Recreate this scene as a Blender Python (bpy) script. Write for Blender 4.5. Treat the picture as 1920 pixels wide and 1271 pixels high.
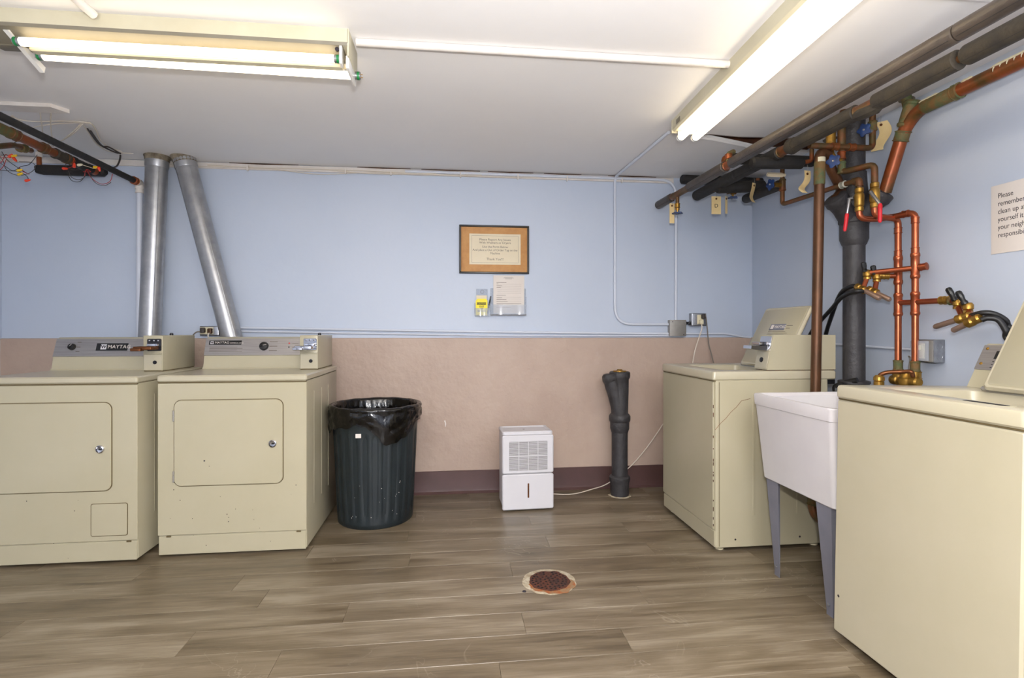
import bpy, bmesh, math, random
from mathutils import Vector, Matrix, noise
random.seed(7)
for o in list(bpy.data.objects): bpy.data.objects.remove(o)
sc = bpy.context.scene
COL = sc.collection
PI = math.pi

# ------------------------------------------------------------------ camera
W, H, FPX = 1920, 1271, 985.0
CAM_H, YAW, HOR = 1.12, math.radians(6.4), 620.0
cd = bpy.data.cameras.new('camera'); cam = bpy.data.objects.new('camera', cd); COL.objects.link(cam)
cam.location = (0, 0, CAM_H); cam.rotation_euler = (PI/2, 0, -YAW)
cd.sensor_fit = 'HORIZONTAL'; cd.sensor_width = 36; cd.lens = FPX/W*36
cd.shift_y = -(H/2-HOR)/W; cd.clip_start = .02
sc.camera = cam

# ------------------------------------------------------------------ world, exposure, the photographer's flash, added fill spot
wd = bpy.data.worlds.new('world'); sc.world = wd; wd.use_nodes = True
wd.node_tree.nodes['Background'].inputs[0].default_value = (.9, .93, 1, 1)
wd.node_tree.nodes['Background'].inputs[1].default_value = .3
sc.view_settings.view_transform = 'Standard'; sc.view_settings.look = 'None'
sc.view_settings.exposure = 1.30; sc.view_settings.gamma = 1; sc.view_settings.use_curve_mapping = False
fl = bpy.data.lights.new('flash', 'POINT'); fl.energy = 50; fl.shadow_soft_size = .035; fl.color = (1, .98, .955)
flo = bpy.data.objects.new('flash', fl); flo.location = (.02, -.02, CAM_H+.17); COL.objects.link(flo)
# added spot behind the camera, bounced off the ceiling for even fill
f2 = bpy.data.lights.new('bounce_fill', 'SPOT'); f2.energy = 410; f2.spot_size = math.radians(150); f2.spot_blend = .6; f2.shadow_soft_size = .30; f2.color = (1, .985, .975)
f2o = bpy.data.objects.new('bounce_fill', f2); f2o.location = (.1, -1.15, .95); f2o.rotation_euler = Vector((.05, .04, 1)).to_track_quat('-Z', 'Y').to_euler(); COL.objects.link(f2o)
TUBE_STRENGTH = 2.9

def at(px, py, X=None, Y=None, Z=None):
    """world point seen at a photo pixel on a plane X=, Y= or Z="""
    u, v = (px-W/2)/FPX, -(py-HOR)/FPX
    F = Vector((math.sin(YAW), math.cos(YAW), 0)); R = Vector((math.cos(YAW), -math.sin(YAW), 0))
    d = F + R*u + Vector((0, 0, v)); c = Vector((0, 0, CAM_H))
    if X is not None: t = X/d.x
    elif Y is not None: t = Y/d.y
    else: t = (Z-CAM_H)/d.z
    return c + d*t

# ------------------------------------------------------------------ materials
def lin(c):
    return tuple(((x/255)/12.92 if x/255 <= .04045 else ((x/255+.055)/1.055)**2.4) for x in c[:3]) + (1,)
MATS = {}
def mat(name, c1, c2=None, scale=6, rough=.5, metal=0, bump=0, bscale=40, lo=.35, hi=.65, emit=0, trans=0, alpha=1, coat=0, stretch=(1,1,1), world=False, spec=.5):
    m = bpy.data.materials.new(name); m.use_nodes = True; nt = m.node_tree; N = nt.nodes; L = nt.links
    b = N['Principled BSDF']; b.inputs['Roughness'].default_value = rough; b.inputs['Metallic'].default_value = metal
    b.inputs['Specular IOR Level'].default_value = spec
    b.inputs['Base Color'].default_value = lin(c1)
    if coat: b.inputs['Coat Weight'].default_value = coat; b.inputs['Coat Roughness'].default_value = .15
    if trans: b.inputs['Transmission Weight'].default_value = trans; b.inputs['IOR'].default_value = 1.2
    if alpha < 1: b.inputs['Alpha'].default_value = alpha
    if emit: b.inputs['Emission Color'].default_value = lin(c1); b.inputs['Emission Strength'].default_value = emit
    tc = N.new('ShaderNodeTexCoord'); mp = N.new('ShaderNodeMapping'); mp.inputs['Scale'].default_value = stretch
    if world:
        g = N.new('ShaderNodeNewGeometry'); L.new(g.outputs['Position'], mp.inputs[0])
    else: L.new(tc.outputs['Object'], mp.inputs[0])
    if c2:
        n = N.new('ShaderNodeTexNoise'); n.inputs['Scale'].default_value = scale; n.inputs['Detail'].default_value = 5
        n.inputs['Roughness'].default_value = .62; L.new(mp.outputs[0], n.inputs[0])
        r = N.new('ShaderNodeValToRGB'); r.color_ramp.elements[0].position = lo; r.color_ramp.elements[1].position = hi
        r.color_ramp.elements[0].color = lin(c1); r.color_ramp.elements[1].color = lin(c2)
        L.new(n.outputs[0], r.inputs[0]); L.new(r.outputs[0], b.inputs['Base Color'])
    if bump:
        n2 = N.new('ShaderNodeTexNoise'); n2.inputs['Scale'].default_value = bscale; n2.inputs['Detail'].default_value = 3
        L.new(mp.outputs[0], n2.inputs[0]); bp = N.new('ShaderNodeBump'); bp.inputs['Strength'].default_value = bump
        bp.inputs['Distance'].default_value = .01; L.new(n2.outputs[0], bp.inputs['Height']); L.new(bp.outputs[0], b.inputs['Normal'])
    MATS[name] = m
    return m
mat('blue_wall', (189,199,216), (193,202,218), 1.5, .5, bump=.16, bscale=14, world=True)
mat('pink_wall', (184,163,148), (175,153,139), 2.2, .5, bump=.5, bscale=22, world=True)
mat('ceiling_paint', (236,234,233), (232,230,230), 1.2, .55, bump=.12, bscale=9, world=True)
mat('vinyl_base', (88,62,60), (80,57,54), 8, .4)
mat('subfloor', (84,74,60), rough=.9)
mat('enamel', (177,169,144), (173,165,139), 3, .3, coat=.25)
mat('enamel_light', (181,173,150), (177,169,145), 3, .28, coat=.3)
mat('enamel_gap', (92,78,48), rough=.7)
mat('brushed_steel', (150,146,146), (168,164,162), 5, .38, 0.75, stretch=(1,1,60))
mat('chrome', (190,190,195), rough=.12, metal=1)
mat('dark_steel', (45,45,50), rough=.3, metal=.6)
mat('bronze', (110,66,36), rough=.35, metal=.7)
mat('black_plastic', (14,14,15), rough=.35)
mat('white_plastic', (208,206,210), (203,201,205), 2, .38)
mat('white_paint', (226,220,214), (214,206,198), 9, .45)
mat('conduit_blue', (205,210,222), rough=.42)
mat('grey_plastic', (104,100,98), rough=.6)
mat('galvanized', (176,176,178), (150,151,154), 12, .33, .65, lo=.3, hi=.7, bump=.04, bscale=8)
mat('plaster_collar', (150,140,122), (88,76,60), 22, .9, bump=.6, bscale=60)
mat('cast_iron', (58,56,58), (48,46,48), 18, .55, bump=.35, bscale=55)
mat('insulation_grey', (54,47,42), (74,64,56), 14, .45, bump=.3, bscale=60, stretch=(1,.5,1))
mat('insulation_dark', (46,42,38), (66,58,46), 12, .7, bump=.35, bscale=50)
mat('insulation_black', (27,26,27), (38,35,34), 16, .7, bump=.25, bscale=60)
mat('copper_new', (178,98,66), (160,84,56), 14, .28, .85, lo=.3, hi=.7)
mat('copper_old', (120,70,42), (84,72,44), 16, .45, .45, lo=.38, hi=.62, bump=.15, bscale=50)
mat('copper_rust', (142,70,32), (84,66,34), 7, .38, .4, lo=.42, hi=.66, bump=.12, bscale=30)
mat('copper_drain', (104,66,42), (74,52,34), 10, .42, .55, bump=.15, bscale=40, stretch=(1,1,.3))
mat('verdigris', (82,92,58), (112,84,46), 26, .7, .1, lo=.4, hi=.6, bump=.3, bscale=60)
mat('brass', (176,136,62), (136,102,44), 28, .32, .8, lo=.35, hi=.7)
mat('solder', (168,166,150), rough=.5, metal=.4)
mat('blue_handle', (30,62,118), (22,44,88), 30, .4)
mat('red_vinyl', (198,22,36), rough=.4)
mat('tube_black', (20,19,20), rough=.45)
mat('arrestor', (150,124,108), rough=.32, metal=.6)
mat('tag_paper', (226,202,150), (218,192,138), 9, .75)
mat('ink', (38,32,40), rough=.7)
mat('ink_soft', (110,100,92), rough=.8)
mat('paper', (224,216,208), (218,209,202), 3, .7)
mat('parchment', (228,216,190), (221,208,180), 4, .65)
mat('cork', (198,146,88), (186,132,76), 24, .6, bump=.1, bscale=90)
mat('black_frame', (24,20,20), rough=.35)
mat('acrylic', (205,214,228), rough=.08, alpha=.28)
mat('yellow_card', (240,222,30), rough=.5)
mat('can_green', (33,41,44), (27,34,38), 7, .42, bump=.1, bscale=60)
mat('bag_black', (5,4,4), rough=.17, bump=1.0, bscale=18, spec=.55, stretch=(1,1,.45))
mat('tub_white', (206,202,202), (199,194,196), 2.5, .35)
mat('leg_grey', (128,128,140), (120,120,131), 8, .4, .3)
mat('sheet_grey', (160,156,150), (148,144,138), 14, .45, .5)
mat('zinc', (165,166,170), (145,146,150), 20, .3, .85)
mat('ivory_plastic', (214,204,172), rough=.4)
mat('cord_white', (214,204,190), rough=.5)
mat('cord_grey', (120,112,104), rough=.55)
mat('cord_dark', (62,54,50), rough=.55)
mat('tube_lit', (255,238,206), emit=TUBE_STRENGTH)
mat('green_cap', (20,120,60), rough=.35)
mat('fixture_cream', (200,193,168), (192,184,158), 4, .45)
mat('fixture_khaki', (128,121,104), (118,111,95), 4, .5)
mat('fixture_white', (228,226,222), rough=.4)
mat('rust', (92,46,26), (56,28,20), 46, .8, lo=.4, hi=.6, bump=.8, bscale=120)
mat('rust_stain', (150,82,38), (138,112,82), 30, .8, lo=.4, hi=.6)
mat('cement', (188,178,158), (150,134,108), 30, .85, bump=.4, bscale=90)
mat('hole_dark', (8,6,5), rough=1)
mat('wood_brown', (98,56,30), (64,36,22), 12, .8, stretch=(1,6,1))
mat('red_wire', (170,24,28), rough=.4)
mat('red_nut', (226,62,30), rough=.4)
mat('yellow_nut', (226,186,30), rough=.4)
mat('red_light', (210,30,20), rough=.3)
# scuffed floor plank
m = bpy.data.materials.new('vinyl_plank'); m.use_nodes = True; nt = m.node_tree; N = nt.nodes; L = nt.links; MATS['vinyl_plank'] = m
b = N['Principled BSDF']; b.inputs['Roughness'].default_value = .33
g = N.new('ShaderNodeNewGeometry'); oi = N.new('ShaderNodeObjectInfo')
ml = N.new('ShaderNodeVectorMath'); ml.operation = 'MULTIPLY_ADD'; ml.inputs[1].default_value = (1.0, 7, 1)
cb = N.new('ShaderNodeCombineXYZ'); mm = N.new('ShaderNodeMath'); mm.operation = 'MULTIPLY'; mm.inputs[1].default_value = 57
L.new(oi.outputs['Random'], mm.inputs[0]); L.new(mm.outputs[0], cb.inputs[0]); L.new(mm.outputs[0], cb.inputs[2])
L.new(g.outputs['Position'], ml.inputs[0]); L.new(cb.outputs[0], ml.inputs[2])
n1 = N.new('ShaderNodeTexNoise'); n1.inputs['Scale'].default_value = 1.3; n1.inputs['Detail'].default_value = 5; n1.inputs['Distortion'].default_value = .9
n2 = N.new('ShaderNodeTexNoise'); n2.inputs['Scale'].default_value = 1; n2.inputs['Detail'].default_value = 7; n2.inputs['Roughness'].default_value = .7; n2.inputs['Distortion'].default_value = 1.2
L.new(ml.outputs[0], n1.inputs[0])
m4 = N.new('ShaderNodeVectorMath'); m4.operation = 'MULTIPLY_ADD'; m4.inputs[1].default_value = (3.2, 62, 1)
L.new(g.outputs['Position'], m4.inputs[0]); L.new(cb.outputs[0], m4.inputs[2]); L.new(m4.outputs[0], n2.inputs[0])
mx = N.new('ShaderNodeMix'); mx.data_type = 'FLOAT'; mx.inputs[0].default_value = .42
L.new(n1.outputs[0], mx.inputs[2]); L.new(n2.outputs[0], mx.inputs[3])
ad = N.new('ShaderNodeMath'); ad.operation = 'MULTIPLY_ADD'; ad.inputs[1].default_value = .06; L.new(oi.outputs['Random'], ad.inputs[0]); L.new(mx.outputs[0], ad.inputs[2])
r = N.new('ShaderNodeValToRGB'); e = r.color_ramp.elements
e[0].position = .38; e[0].color = lin((78,66,49)); e[1].position = .66; e[1].color = lin((138,126,108))
k = e.new(.47); k.color = lin((100,87,68)); k = e.new(.56); k.color = lin((116,103,84))
L.new(ad.outputs[0], r.inputs[0])
# dried whitish scuffs in thin broken lines
ns = N.new('ShaderNodeTexNoise'); ns.inputs['Scale'].default_value = 2.6; ns.inputs['Detail'].default_value = 4; ns.inputs['Distortion'].default_value = 1.5; L.new(g.outputs['Position'], ns.inputs[0])
s1 = N.new('ShaderNodeMath'); s1.operation = 'SUBTRACT'; s1.inputs[1].default_value = .5; L.new(ns.outputs[0], s1.inputs[0])
s2 = N.new('ShaderNodeMath'); s2.operation = 'ABSOLUTE'; L.new(s1.outputs[0], s2.inputs[0])
s3 = N.new('ShaderNodeMapRange'); s3.inputs['From Min'].default_value = .0; s3.inputs['From Max'].default_value = .006; s3.inputs['To Min'].default_value = 1; s3.inputs['To Max'].default_value = 0; L.new(s2.outputs[0], s3.inputs[0])
nm_ = N.new('ShaderNodeTexNoise'); nm_.inputs['Scale'].default_value = 2.1; nm_.inputs['Detail'].default_value = 3; L.new(g.outputs['Position'], nm_.inputs[0])
s4 = N.new('ShaderNodeMapRange'); s4.inputs['From Min'].default_value = .52; s4.inputs['From Max'].default_value = .66; s4.inputs['To Max'].default_value = .28; L.new(nm_.outputs[0], s4.inputs[0])
s5 = N.new('ShaderNodeMath'); s5.operation = 'MULTIPLY'; L.new(s3.outputs[0], s5.inputs[0]); L.new(s4.outputs[0], s5.inputs[1])
mc = N.new('ShaderNodeMix'); mc.data_type = 'RGBA'; L.new(s5.outputs[0], mc.inputs[0]); L.new(r.outputs[0], mc.inputs[6]); mc.inputs[7].default_value = lin((200,190,172))
L.new(mc.outputs[2], b.inputs['Base Color'])
n3 = N.new('ShaderNodeTexNoise'); n3.inputs['Scale'].default_value = 3.0; L.new(g.outputs['Position'], n3.inputs[0])
sm = N.new('ShaderNodeMath'); sm.operation = 'MULTIPLY_ADD'; sm.inputs[1].default_value = .03; L.new(n2.outputs[0], sm.inputs[0]); L.new(n3.outputs[0], sm.inputs[2])
bp = N.new('ShaderNodeBump'); bp.inputs['Strength'].default_value = .35; bp.inputs['Distance'].default_value = .03
L.new(sm.outputs[0], bp.inputs['Height']); L.new(bp.outputs[0], b.inputs['Normal'])

# ------------------------------------------------------------------ mesh helpers
def BM(): return bmesh.new()
def loft(bm, loops, cap0=True, cap1=True, closed=True, M=None):
    rows = []
    for lp in loops:
        rows.append([bm.verts.new((M @ Vector(p)) if M else p) for p in lp])
    n = len(rows[0])
    for a, b_ in zip(rows, rows[1:]):
        for i in range(n if closed else n-1):
            j = (i+1) % n
            try: bm.faces.new((a[i], a[j], b_[j], b_[i]))
            except ValueError: pass
    if cap0: bm.faces.new(rows[0][::-1])
    if cap1: bm.faces.new(rows[-1])
    return bm
def rr(cx, cy, w, d, r, z, n=4):
    r = max(min(r, w/2-1e-4, d/2-1e-4), 1e-4); out = []
    for (sx, sy, a0) in ((1,1,0), (-1,1,90), (-1,-1,180), (1,-1,270)):
        for k in range(n+1):
            a = math.radians(a0+90*k/n)
            out.append((cx+sx*(w/2-r)+r*math.cos(a), cy+sy*(d/2-r)+r*math.sin(a), z))
    return out
def rbox(bm, x0, x1, y0, y1, z0, z1, b=.004, r=None, M=None, n=2):
    """box with rounded vertical edges (r) and bevelled rims (b)"""
    cx, cy, w, d = (x0+x1)/2, (y0+y1)/2, x1-x0, y1-y0
    b = min(b, w/2.1, d/2.1, (z1-z0)/2.1); r = b if r is None else r
    return loft(bm, [rr(cx,cy,w-2*b,d-2*b,max(r-b,1e-4),z0,n), rr(cx,cy,w,d,r,z0+b,n), rr(cx,cy,w,d,r,z1-b,n), rr(cx,cy,w-2*b,d-2*b,max(r-b,1e-4),z1,n)], M=M)
# plate standing in the XZ plane, facing -Y (front face at y0)
RX = Matrix.Rotation(PI/2, 4, 'X')            # (x,y,z)->(x,-z,y)
def plate(bm, x0, x1, z0, z1, y0, y1, b=.002, r=.002, n=4, M=None):
    """rounded plate: spans x0..x1, z0..z1, from y0 (front) to y1 (back)"""
    MM = RX if M is None else M @ RX
    return rbox(bm, x0, x1, z0, z1, -y1, -y0, b, r, M=MM, n=n)
def prism_x(bm, poly, x0, x1, M=None):
    """polygon given as (y,z), extruded along x"""
    return loft(bm, [[(x0,y,z) for y, z in poly], [(x1,y,z) for y, z in poly]], M=M)
def frames(pts):
    T = []
    for i in range(len(pts)):
        a = pts[max(i-1,0)]; c = pts[min(i+1,len(pts)-1)]
        t = (c-a); T.append(t.normalized() if t.length > 1e-9 else Vector((0,0,1)))
    u = T[0].cross(Vector((0,0,1)));
    if u.length < 1e-3: u = T[0].cross(Vector((1,0,0)))
    u.normalize(); out = []
    for t in T:
        u = (u - t*u.dot(t)); u.normalize(); out.append((u, t.cross(u)))
    return out
def tube(bm, pts, r, n=12, cap=True):
    pts = [Vector(p) for p in pts]; fr = frames(pts)
    rs = r if isinstance(r, (list, tuple)) else [r]*len(pts)
    loops = [[p + u*(rad*math.cos(2*PI*k/n)) + v*(rad*math.sin(2*PI*k/n)) for k in range(n)] for p, (u, v), rad in zip(pts, fr, rs)]
    return loft(bm, loops, cap, cap)
def fillet(pts, rad, n=6):
    pts = [Vector(p) for p in pts]; out = [pts[0]]
    for a, p, c in zip(pts, pts[1:], pts[2:]):
        d1 = (a-p); d2 = (c-p); q = min(rad, d1.length*.48, d2.length*.48)
        A = p+d1.normalized()*q; C = p+d2.normalized()*q
        for k in range(n+1):
            t = k/n; out.append(A*(1-t)**2 + p*2*t*(1-t) + C*t*t)
    out.append(pts[-1]); return out
def smooth_path(pts, k=8):
    P = [Vector(p) for p in pts]; P = [P[0]*2-P[1]] + P + [P[-1]*2-P[-2]]; out = []
    for i in range(1, len(P)-2):
        p0, p1, p2, p3 = P[i-1:i+3]
        for s in range(k):
            t = s/k
            out.append(.5*((2*p1)+(p2-p0)*t+(2*p0-5*p1+4*p2-p3)*t*t+(3*p1-p0-3*p2+p3)*t**3))
    out.append(P[-2]); return out
def lathe(bm, prof, c=(0,0,0), n=24, M=None, cap=True):
    c = Vector(c)
    loops = [[c+Vector((r*math.cos(2*PI*k/n), r*math.sin(2*PI*k/n), z)) for k in range(n)] for r, z in prof]
    return loft(bm, loops, cap, cap, M=M)
def rod(bm, a, b_, prof, n=14):
    """lathe along a->b: prof = (radius, fraction)"""
    a, b_ = Vector(a), Vector(b_)
    return tube_rs(bm, [a.lerp(b_, f) for _, f in prof], [r for r, _ in prof], (b_-a).normalized(), n)
def tube_rs(bm, pts, rs, t, n):
    u = t.cross(Vector((0,0,1)))
    if u.length < 1e-3: u = t.cross(Vector((1,0,0)))
    u.normalize(); v = t.cross(u)
    return loft(bm, [[p+u*(r*math.cos(2*PI*k/n))+v*(r*math.sin(2*PI*k/n)) for k in range(n)] for p, r in zip(pts, rs)])

def finish(name, bm, mt, angle=35):
    bmesh.ops.recalc_face_normals(bm, faces=bm.faces)
    me = bpy.data.meshes.new(name); bm.to_mesh(me); bm.free()
    for p in me.polygons: p.use_smooth = True
    me.set_sharp_from_angle(angle=math.radians(angle))
    me.materials.append(MATS[mt] if isinstance(mt, str) else mt)
    return me
def chain_matrix(o):
    M = Matrix.Identity(4)
    while o is not None:
        M = Matrix.LocRotScale(o.location, o.rotation_euler, o.scale) @ M; o = o.parent
    return M
def part(name, bm, mt, parent, world=False, angle=35, label=None):
    if world: bmesh.ops.transform(bm, matrix=chain_matrix(parent).inverted(), verts=bm.verts)
    me = finish(name, bm, mt, angle); o = bpy.data.objects.new(name, me); COL.objects.link(o); o.parent = parent
    if label: o['label'] = label
    if name in ('specks','chips','small_print','paint_drips','print','border','label_border'): o['kind'] = 'stuff'
    return o
def tag(o, label, cat, group=None, kind=None):
    if label: o['label'] = label
    if cat: o['category'] = cat
    if group: o['group'] = group
    if kind: o['kind'] = kind
    return o
def thing(name, loc, rz, label, cat, group=None):
    o = bpy.data.objects.new(name, None); COL.objects.link(o); o.location = loc; o.rotation_euler = (0,0,rz)
    o.empty_display_size = .1
    return tag(o, label, cat, group)
def solo(name, bm, mt, label, cat, group=None, angle=35):
    bm.verts.ensure_lookup_table(); c = Vector((0,0,0))
    for v in bm.verts: c += v.co
    c /= len(bm.verts); zmin = min(v.co.z for v in bm.verts); c.z = zmin
    bmesh.ops.translate(bm, vec=-c, verts=bm.verts)
    o = bpy.data.objects.new(name, finish(name, bm, mt, angle)); COL.objects.link(o); o.location = c
    return tag(o, label, cat, group)
def struct(name, bm, mt, parent=None, label=None, angle=35):
    o = bpy.data.objects.new(name, finish(name, bm, mt, angle)); COL.objects.link(o)
    if parent: o.parent = parent
    else: o['kind'] = 'structure'
    if label: o['label'] = label
    return o
def copy_thing(root, loc, rz, label, group=None):
    def cp(o, par):
        c = o.copy(); COL.objects.link(c)
        if par: c.parent = par
        for ch in [x for x in KIDS.get(o.name, [])]: cp(ch, c)
        return c
    KIDS = {}
    for x in bpy.data.objects:
        if x.parent: KIDS.setdefault(x.parent.name, []).append(x)
    r = cp(root, None); r.location = loc; r.rotation_euler = (0,0,rz); r['label'] = label
    if group: r['group'] = group
    return r
def text(name, s, size, mt, parent, M, align='LEFT', ext=.0004, spacing=1.0, world=False, xs=1.0, shear=0, label=None, line=1.0, bold=0):
    cu = bpy.data.curves.new('lettering', 'FONT'); cu.body = s; cu.size = size; cu.extrude = ext; cu.align_x = align; cu.align_y = 'CENTER'
    cu.space_character = spacing; cu.space_line = line; cu.shear = shear; cu.resolution_u = 3; cu.offset = bold
    t = bpy.data.objects.new('lettering', cu); COL.objects.link(t)
    dg = bpy.context.evaluated_depsgraph_get(); me = bpy.data.meshes.new_from_object(t.evaluated_get(dg))
    bpy.data.objects.remove(t); bpy.data.curves.remove(cu)
    MM = M @ Matrix.Diagonal((xs,1,1,1))
    if world: MM = chain_matrix(parent).inverted() @ MM
    me.transform(MM); me.materials.clear(); me.materials.append(MATS[mt])
    o = bpy.data.objects.new(name, me); COL.objects.link(o); o.parent = parent
    if label: o['label'] = label
    return o
def T(x, y, z): return Matrix.Translation((x, y, z))

# ================================================================== THE ROOM
XL, XR, YB, YF, ZC = -2.84, 2.20, 3.666, -2.4, 2.23
def slab(x0, x1, y0, y1, z0, z1):
    bm = BM(); rbox(bm, x0, x1, y0, y1, z0, z1, .0005); return bm
floor = struct('floor', slab(XL-.1, XR+.1, YF-.1, YB+.1, -.12, -.004), 'subfloor')
wb = struct('wall_back', slab(XL-.12, XR+.12, YB, YB+.12, -.1, ZC+.05), 'blue_wall')
struct('wall_right', slab(XR, XR+.12, YF, YB, -.1, ZC+.05), 'blue_wall')
struct('wall_left', slab(XL-.12, XL, YF, YB, -.1, ZC+.05), 'blue_wall')
struct('wall_rear', slab(XL-.12, XR+.12, YF-.12, YF, -.1, ZC+.05), 'blue_wall')
PZ = 1.068
# lower, rougher foundation part of the back wall
bm = BM(); nx = 150; nz = 34; grid = []
for j in range(nz+1):
    row = []
    for i in range(nx+1):
        x = XL + (XR-XL)*i/nx; z = -.01 + (PZ+.01)*j/nz
        y = YB-.012 + .0035*noise.noise(Vector((x*2.2, z*2.2, 3))) + .0016*noise.noise(Vector((x*11, z*11, 9)))
        for jx in (-.18, .34, .98, 1.9):
            if abs(x-jx) < .02: y += .003
        row.append(bm.verts.new((x, y, z)))
    grid.append(row)
for j in range(nz):
    for i in range(nx): bm.faces.new((grid[j][i], grid[j][i+1], grid[j+1][i+1], grid[j+1][i]))
top = [bm.verts.new((v.co.x, YB+.001, PZ+.004)) for v in grid[nz]]
for i in range(nx): bm.faces.new((grid[nz][i], grid[nz][i+1], top[i+1], top[i]))
struct('lower_wall', bm, 'pink_wall', wb, label='pink painted rough concrete lower wall')
bm = BM()
prism_x(bm, [(YB, 0), (YB-.040, 0), (YB-.034, .004), (YB-.023, .014), (YB-.020, .03), (YB-.020, .150), (YB-.017, .153), (YB, .153)], XL, XR)
struct('baseboard_back', bm, 'vinyl_base')
# white chip in the pink paint
bm = BM(); c = at(834, 794, Y=YB-.0175)
loft(bm, [[(c.x-.006,c.y,c.z+.02), (c.x+.004,c.y,c.z+.022), (c.x+.009,c.y,c.z-.004), (c.x+.005,c.y,c.z-.024), (c.x+.001,c.y,c.z-.02), (c.x+.001,c.y,c.z+.004)],
          [(c.x-.006,c.y-.0006,c.z+.02), (c.x+.004,c.y-.0006,c.z+.022), (c.x+.009,c.y-.0006,c.z-.004), (c.x+.005,c.y-.0006,c.z-.024), (c.x+.001,c.y-.0006,c.z-.02), (c.x+.001,c.y-.0006,c.z+.004)]])
struct('paint_chip', bm, 'white_paint', wb, label='white chip in the pink paint')

# ceiling with the torn gap beside the big pipes
gap = [at(1292,251,Z=ZC), at(1330,252,Z=ZC), at(1385,257,Z=ZC), at(1440,258,Z=ZC), at(1530,262,Z=ZC), at(1525,286,Z=ZC), at(1425,277,Z=ZC), at(1380,267,Z=ZC), at(1335,258,Z=ZC)]
bm = BM()
def ring(bm, pts): 
    vs = [bm.verts.new(p) for p in pts]; return vs, [bm.edges.new((vs[i], vs[(i+1)%len(vs)])) for i in range(len(vs))]
o_v, o_e = ring(bm, [(XL-.1,YF-.1,ZC), (XR+.1,YF-.1,ZC), (XR+.1,YB+.1,ZC), (XL-.1,YB+.1,ZC)])
g_v, g_e = ring(bm, gap)
bmesh.ops.triangle_fill(bm, use_beauty=True, use_dissolve=False, edges=o_e+g_e)
ex = bmesh.ops.extrude_face_region(bm, geom=bm.faces[:])
bmesh.ops.translate(bm, vec=(0,0,.013), verts=[v for v in ex['geom'] if isinstance(v, bmesh.types.BMVert)])
ceil = struct('ceiling', bm, 'ceiling_paint')
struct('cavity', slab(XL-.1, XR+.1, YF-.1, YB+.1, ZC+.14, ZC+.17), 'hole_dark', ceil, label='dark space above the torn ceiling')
for k, yy in enumerate((2.72, 3.04)):
    bm = BM(); rbox(bm, .9, 2.2, yy, yy+.05, ZC+.02, ZC+.14, .003); struct('joist', bm, 'wood_brown', ceil)
def ribbon(bm, P, Q, th=.003):
    n = len(P)
    loft(bm, [[P[i], Q[i], Q[i]+Vector((0,0,th)), P[i]+Vector((0,0,th))] for i in range(n)])
bm = BM()
P = [at(x, y, Z=ZC) + Vector((0,0,-.001)) for x, y in ((1296,254), (1335,259), (1380,268), (1425,278), (1500,286))]
Q = [p + Vector((.006, .014, -.006)) for p in P]
ribbon(bm, P, Q); struct('torn_edge', bm, 'ceiling_paint', ceil, label='drooping torn edge of the ceiling board')
bm = BM()
P = [at(x, y, Z=ZC) + Vector((0,0,-.0015)) for x, y in ((1305,251), (1340,252), (1385,256), (1440,257), (1530,261))]
Q = [p + Vector((0, .008, .004)) for p in P]
ribbon(bm, P, Q, .002); struct('torn_edge', bm, 'wood_brown', ceil, label='brown frayed edge of the gap')
for (px, py, s) in ((1655,243,.05), (1560,262,.045), (1700,187,.03)):
    bm = BM(); c = at(px, py, Z=ZC); lp = []
    for k in range(11):
        a = 2*PI*k/11; q = s*(.75+.5*random.random()); lp.append((c.x+q*math.cos(a), c.y+q*1.3*math.sin(a), c.z-.003))
    loft(bm, [[(x, y, ZC+.001) for x, y, z in lp], lp]); struct('broken_plaster', bm, 'plaster_collar', ceil, label='crumbled plaster around a pipe')
# dropped ceiling band, upper right
bm = BM(); rbox(bm, 1.0, XR, .9, at(1850,4,Z=ZC-.02).y, ZC-.02, ZC+.01, .002); struct('trim_1', bm, 'ceiling_paint')
# white trim along the top of the back wall
bm = BM(); rbox(bm, XL, at(1262,334,Y=YB).x, YB-.012, YB+.001, ZC-.042, ZC-.004, .002); struct('trim_2', bm, 'white_paint')
for (a, b_) in ((670,770), (790,900), (915,1000), (1020,1090), (1140,1230), (430,560)):
    xa, xb = at(a,320,Y=YB-.013).x, at(b_,320,Y=YB-.013).x
    bm = BM(); loft(bm, [[(xa,YB-.014,ZC-.004), (xa,YB-.018,ZC-.002), (xa,YB-.014,ZC-.0005)], [((xa+xb)/2,YB-.016,ZC-.008), ((xa+xb)/2,YB-.022,ZC-.004), ((xa+xb)/2,YB-.016,ZC-.0005)], [(xb,YB-.014,ZC-.004), (xb,YB-.018,ZC-.002), (xb,YB-.014,ZC-.0005)]])
    struct('crack', bm, 'wood_brown', wb, label='dark crack where wall meets ceiling')

# floor planks, row by row; joints where the photo shows them
PW, PL, Y0 = .1524, 1.22, 1.922
joints = [(518,1240), (355,1199), (650,1146), (498,1116), (275,1067), (1186,1115), (969,1170), (1504,1127), (959,1069), (938,1257), (763,1045), (1024,1009), (767,998), (1163,981), (1201,1026)]
rows = {}
for px, py in joints:
    p = at(px, py, Z=0); rows.setdefault(math.floor((p.y-Y0)/PW), []).append(p.x)
pm = {}
def plank_mesh(l, w):
    key = (round(l,3), round(w,3))
    if key not in pm:
        bm = BM(); c = .0010; g_ = .0003
        loft(bm, [[(g_,g_,-.004), (l-g_,g_,-.004), (l-g_,w-g_,-.004), (g_,w-g_,-.004)], [(g_,g_,-c), (l-g_,g_,-c), (l-g_,w-g_,-c), (g_,w-g_,-c)],
                  [(c,c,0), (l-c,c,0), (l-c,w-c,0), (c,w-c,0)]], cap0=False)
        pm[key] = finish('plank', bm, 'vinyl_plank', 3)
    return pm[key]
k0 = math.floor((YF-Y0)/PW); k1 = math.floor((YB-Y0)/PW)
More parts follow.
